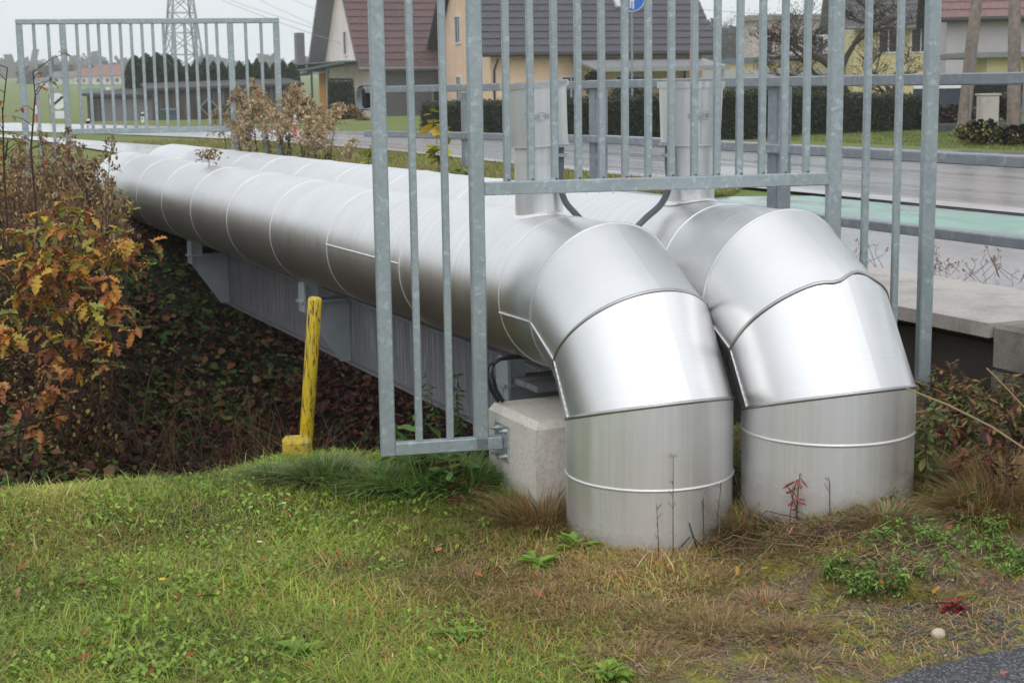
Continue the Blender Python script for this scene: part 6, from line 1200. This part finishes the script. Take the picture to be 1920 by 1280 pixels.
n = 11000; PXs = rng.uniform(1050, 1920, n); PYs = rng.uniform(960, 1275, n); D_ = np.array(CF)[None]+np.outer((PXs-960)/F_PX, np.array(CR))-np.outer((PYs-640)/F_PX, np.array(CU)); zz_ = np.zeros(n)
for _ in range(6): P = np.array(CC)+D_*((zz_-EYE)/D_[:, 2])[:, None]; zz_ = gz(np.minimum(P[:, 0], 4.7), P[:, 1])
k = ~blocked(P[:, 0], P[:, 1]) & (asph_d(P[:, 0], P[:, 1]) > .0) & (rng.random(n) < .25+.45*bare(P[:, 0], P[:, 1])); P = P[k]; n = len(P)
a = rng.uniform(0, 6.28, n); l = rng.uniform(.01, .06, n); u = np.c_[np.cos(a), np.sin(a), rng.uniform(-.1, .45, n)]*l[:, None]; w_ = np.c_[-np.sin(a), np.cos(a), 0*a]*.0012; V = np.stack([P-w_+[0, 0, .004], P+w_+[0, 0, .004], P+u+w_+[0, 0, .006], P+u-w_+[0, 0, .006]], 1); C = np.repeat(pick([(.50, .38, .21), (.30, .19, .10), (.16, .10, .07), (.42, .23, .13)], n)[:, None], 4, 1)
tag(np_mesh('straw_litter', V.reshape(-1, 3), np.arange(n*4).reshape(-1, 4), C.reshape(-1, 3), M['dry']), 'dry straw and stalk litter lying on the bare soil', 'litter', kind='stuff')
paths = []; cols = []
for k in range(120):
    px, py = random.uniform(1380, 1760), random.uniform(960, 1060); q = on_ground(px, py); a = random.uniform(-.6, .6)+(math.pi if random.random() < .5 else 0); l = random.uniform(.06, .30); e = q+RH*math.cos(a)*l+FH*math.sin(a)*l*.6; m = q.lerp(e, .5)+Z*random.uniform(.005, .05)
    if blocked(np.array([q.x, e.x, m.x]), np.array([q.y, e.y, m.y])).any(): continue
    paths.append(([q+Z*.004, m, Vector((e.x, e.y, gz1(e.x, e.y)+.006))], np.array([.0022, .0018, .001]))); cols.append(random.choice([(.14, .08, .06), (.22, .13, .09), (.09, .05, .04), (.28, .2, .13)]))
tag(np_mesh('fallen_twigs', *tubes_np(paths, cols, 4), M['dry']), 'tangle of thin brown twigs on the ground before the far pipe base', 'twigs', kind='stuff')
# soil tufts, green shoots in bare zone
sp = [(on_ground(x, y).x, on_ground(x, y).y, .05, 26) for x, y in [(random.uniform(1150, 1900), random.uniform(1050, 1270)) for _ in range(60)]]
patch_leaves('soil_seedlings', 'tiny green seedlings and moss sprigs on the bare soil', sp, [(.09, .15, .03), (.13, .17, .03), (.16, .15, .04)], .011, lift=.018)
# far verge grass
def verge(n, fx, h_, wd, pal, name, label):
    X, Y = fx(n); P = np.c_[X, Y, gz(X, Y)+.0]; V, F, C = blades(P, rng.uniform(.5, 1.3, len(P))*h_, wd, pick(pal, len(P))*(1+.25*fbm(X, Y, 2, 81))[:, None], lean=.7); return tag(np_mesh(name, V, F, C, M['blade']), label, 'grass', kind='stuff')
VP_ = [(.13, .20, .03), (.17, .23, .04), (.22, .22, .06), (.10, .15, .025), (.30, .22, .09)]
def vf(n):
    Y = 13.0+22*rng.random(n)**1.4; lo = np.interp(Y, [13, 14.5, 19.7, 32, 46], [7.9, 7.62, 7.08, 6.65, 4.7]); hi = np.interp(Y, [12.8, 14, 18, 26, 35, 42], [8.0, 9.0, 9.02, 9.35, 8.85, 7.2]); return lo+(hi-lo)*rng.random(n), Y
verge(26000, vf, .07, .010, VP_+[(.34, .24, .08), (.30, .20, .06)], 'verge_grass', 'strip of green and straw grass between the cycle path and the road')
verge(9000, lambda n: (rng.uniform(3.95, 5.1, n), rng.uniform(14.6, 24, n)), .12, .009, VP_, 'bank_top_grass', 'rough grass along the far side of the pipes')
verge(22000, lambda n: (rng.uniform(17.3, 23, n), rng.uniform(17, 27.5, n)), .05, .012, VP_[:3], 'garden_lawn', 'green lawn strip across the road before the hedge and poles')
# ---- misty air
mh = bpy.data.materials.new('misty_air'); mh.use_nodes = True; t_ = mh.node_tree; t_.nodes.clear(); pv = t_.nodes.new('ShaderNodeVolumePrincipled'); pv.inputs['Color'].default_value = (.92, .945, .99, 1); pv.inputs['Density'].default_value = .0008; pv.inputs['Anisotropy'].default_value = .2; oo = t_.nodes.new('ShaderNodeOutputMaterial'); t_.links.new(pv.outputs[0], oo.inputs['Volume'])
mb = MB(); mb.box((0, 0, 24), (1920, 1920, 60)); tag(mb.build('haze', mh), kind='stuff')
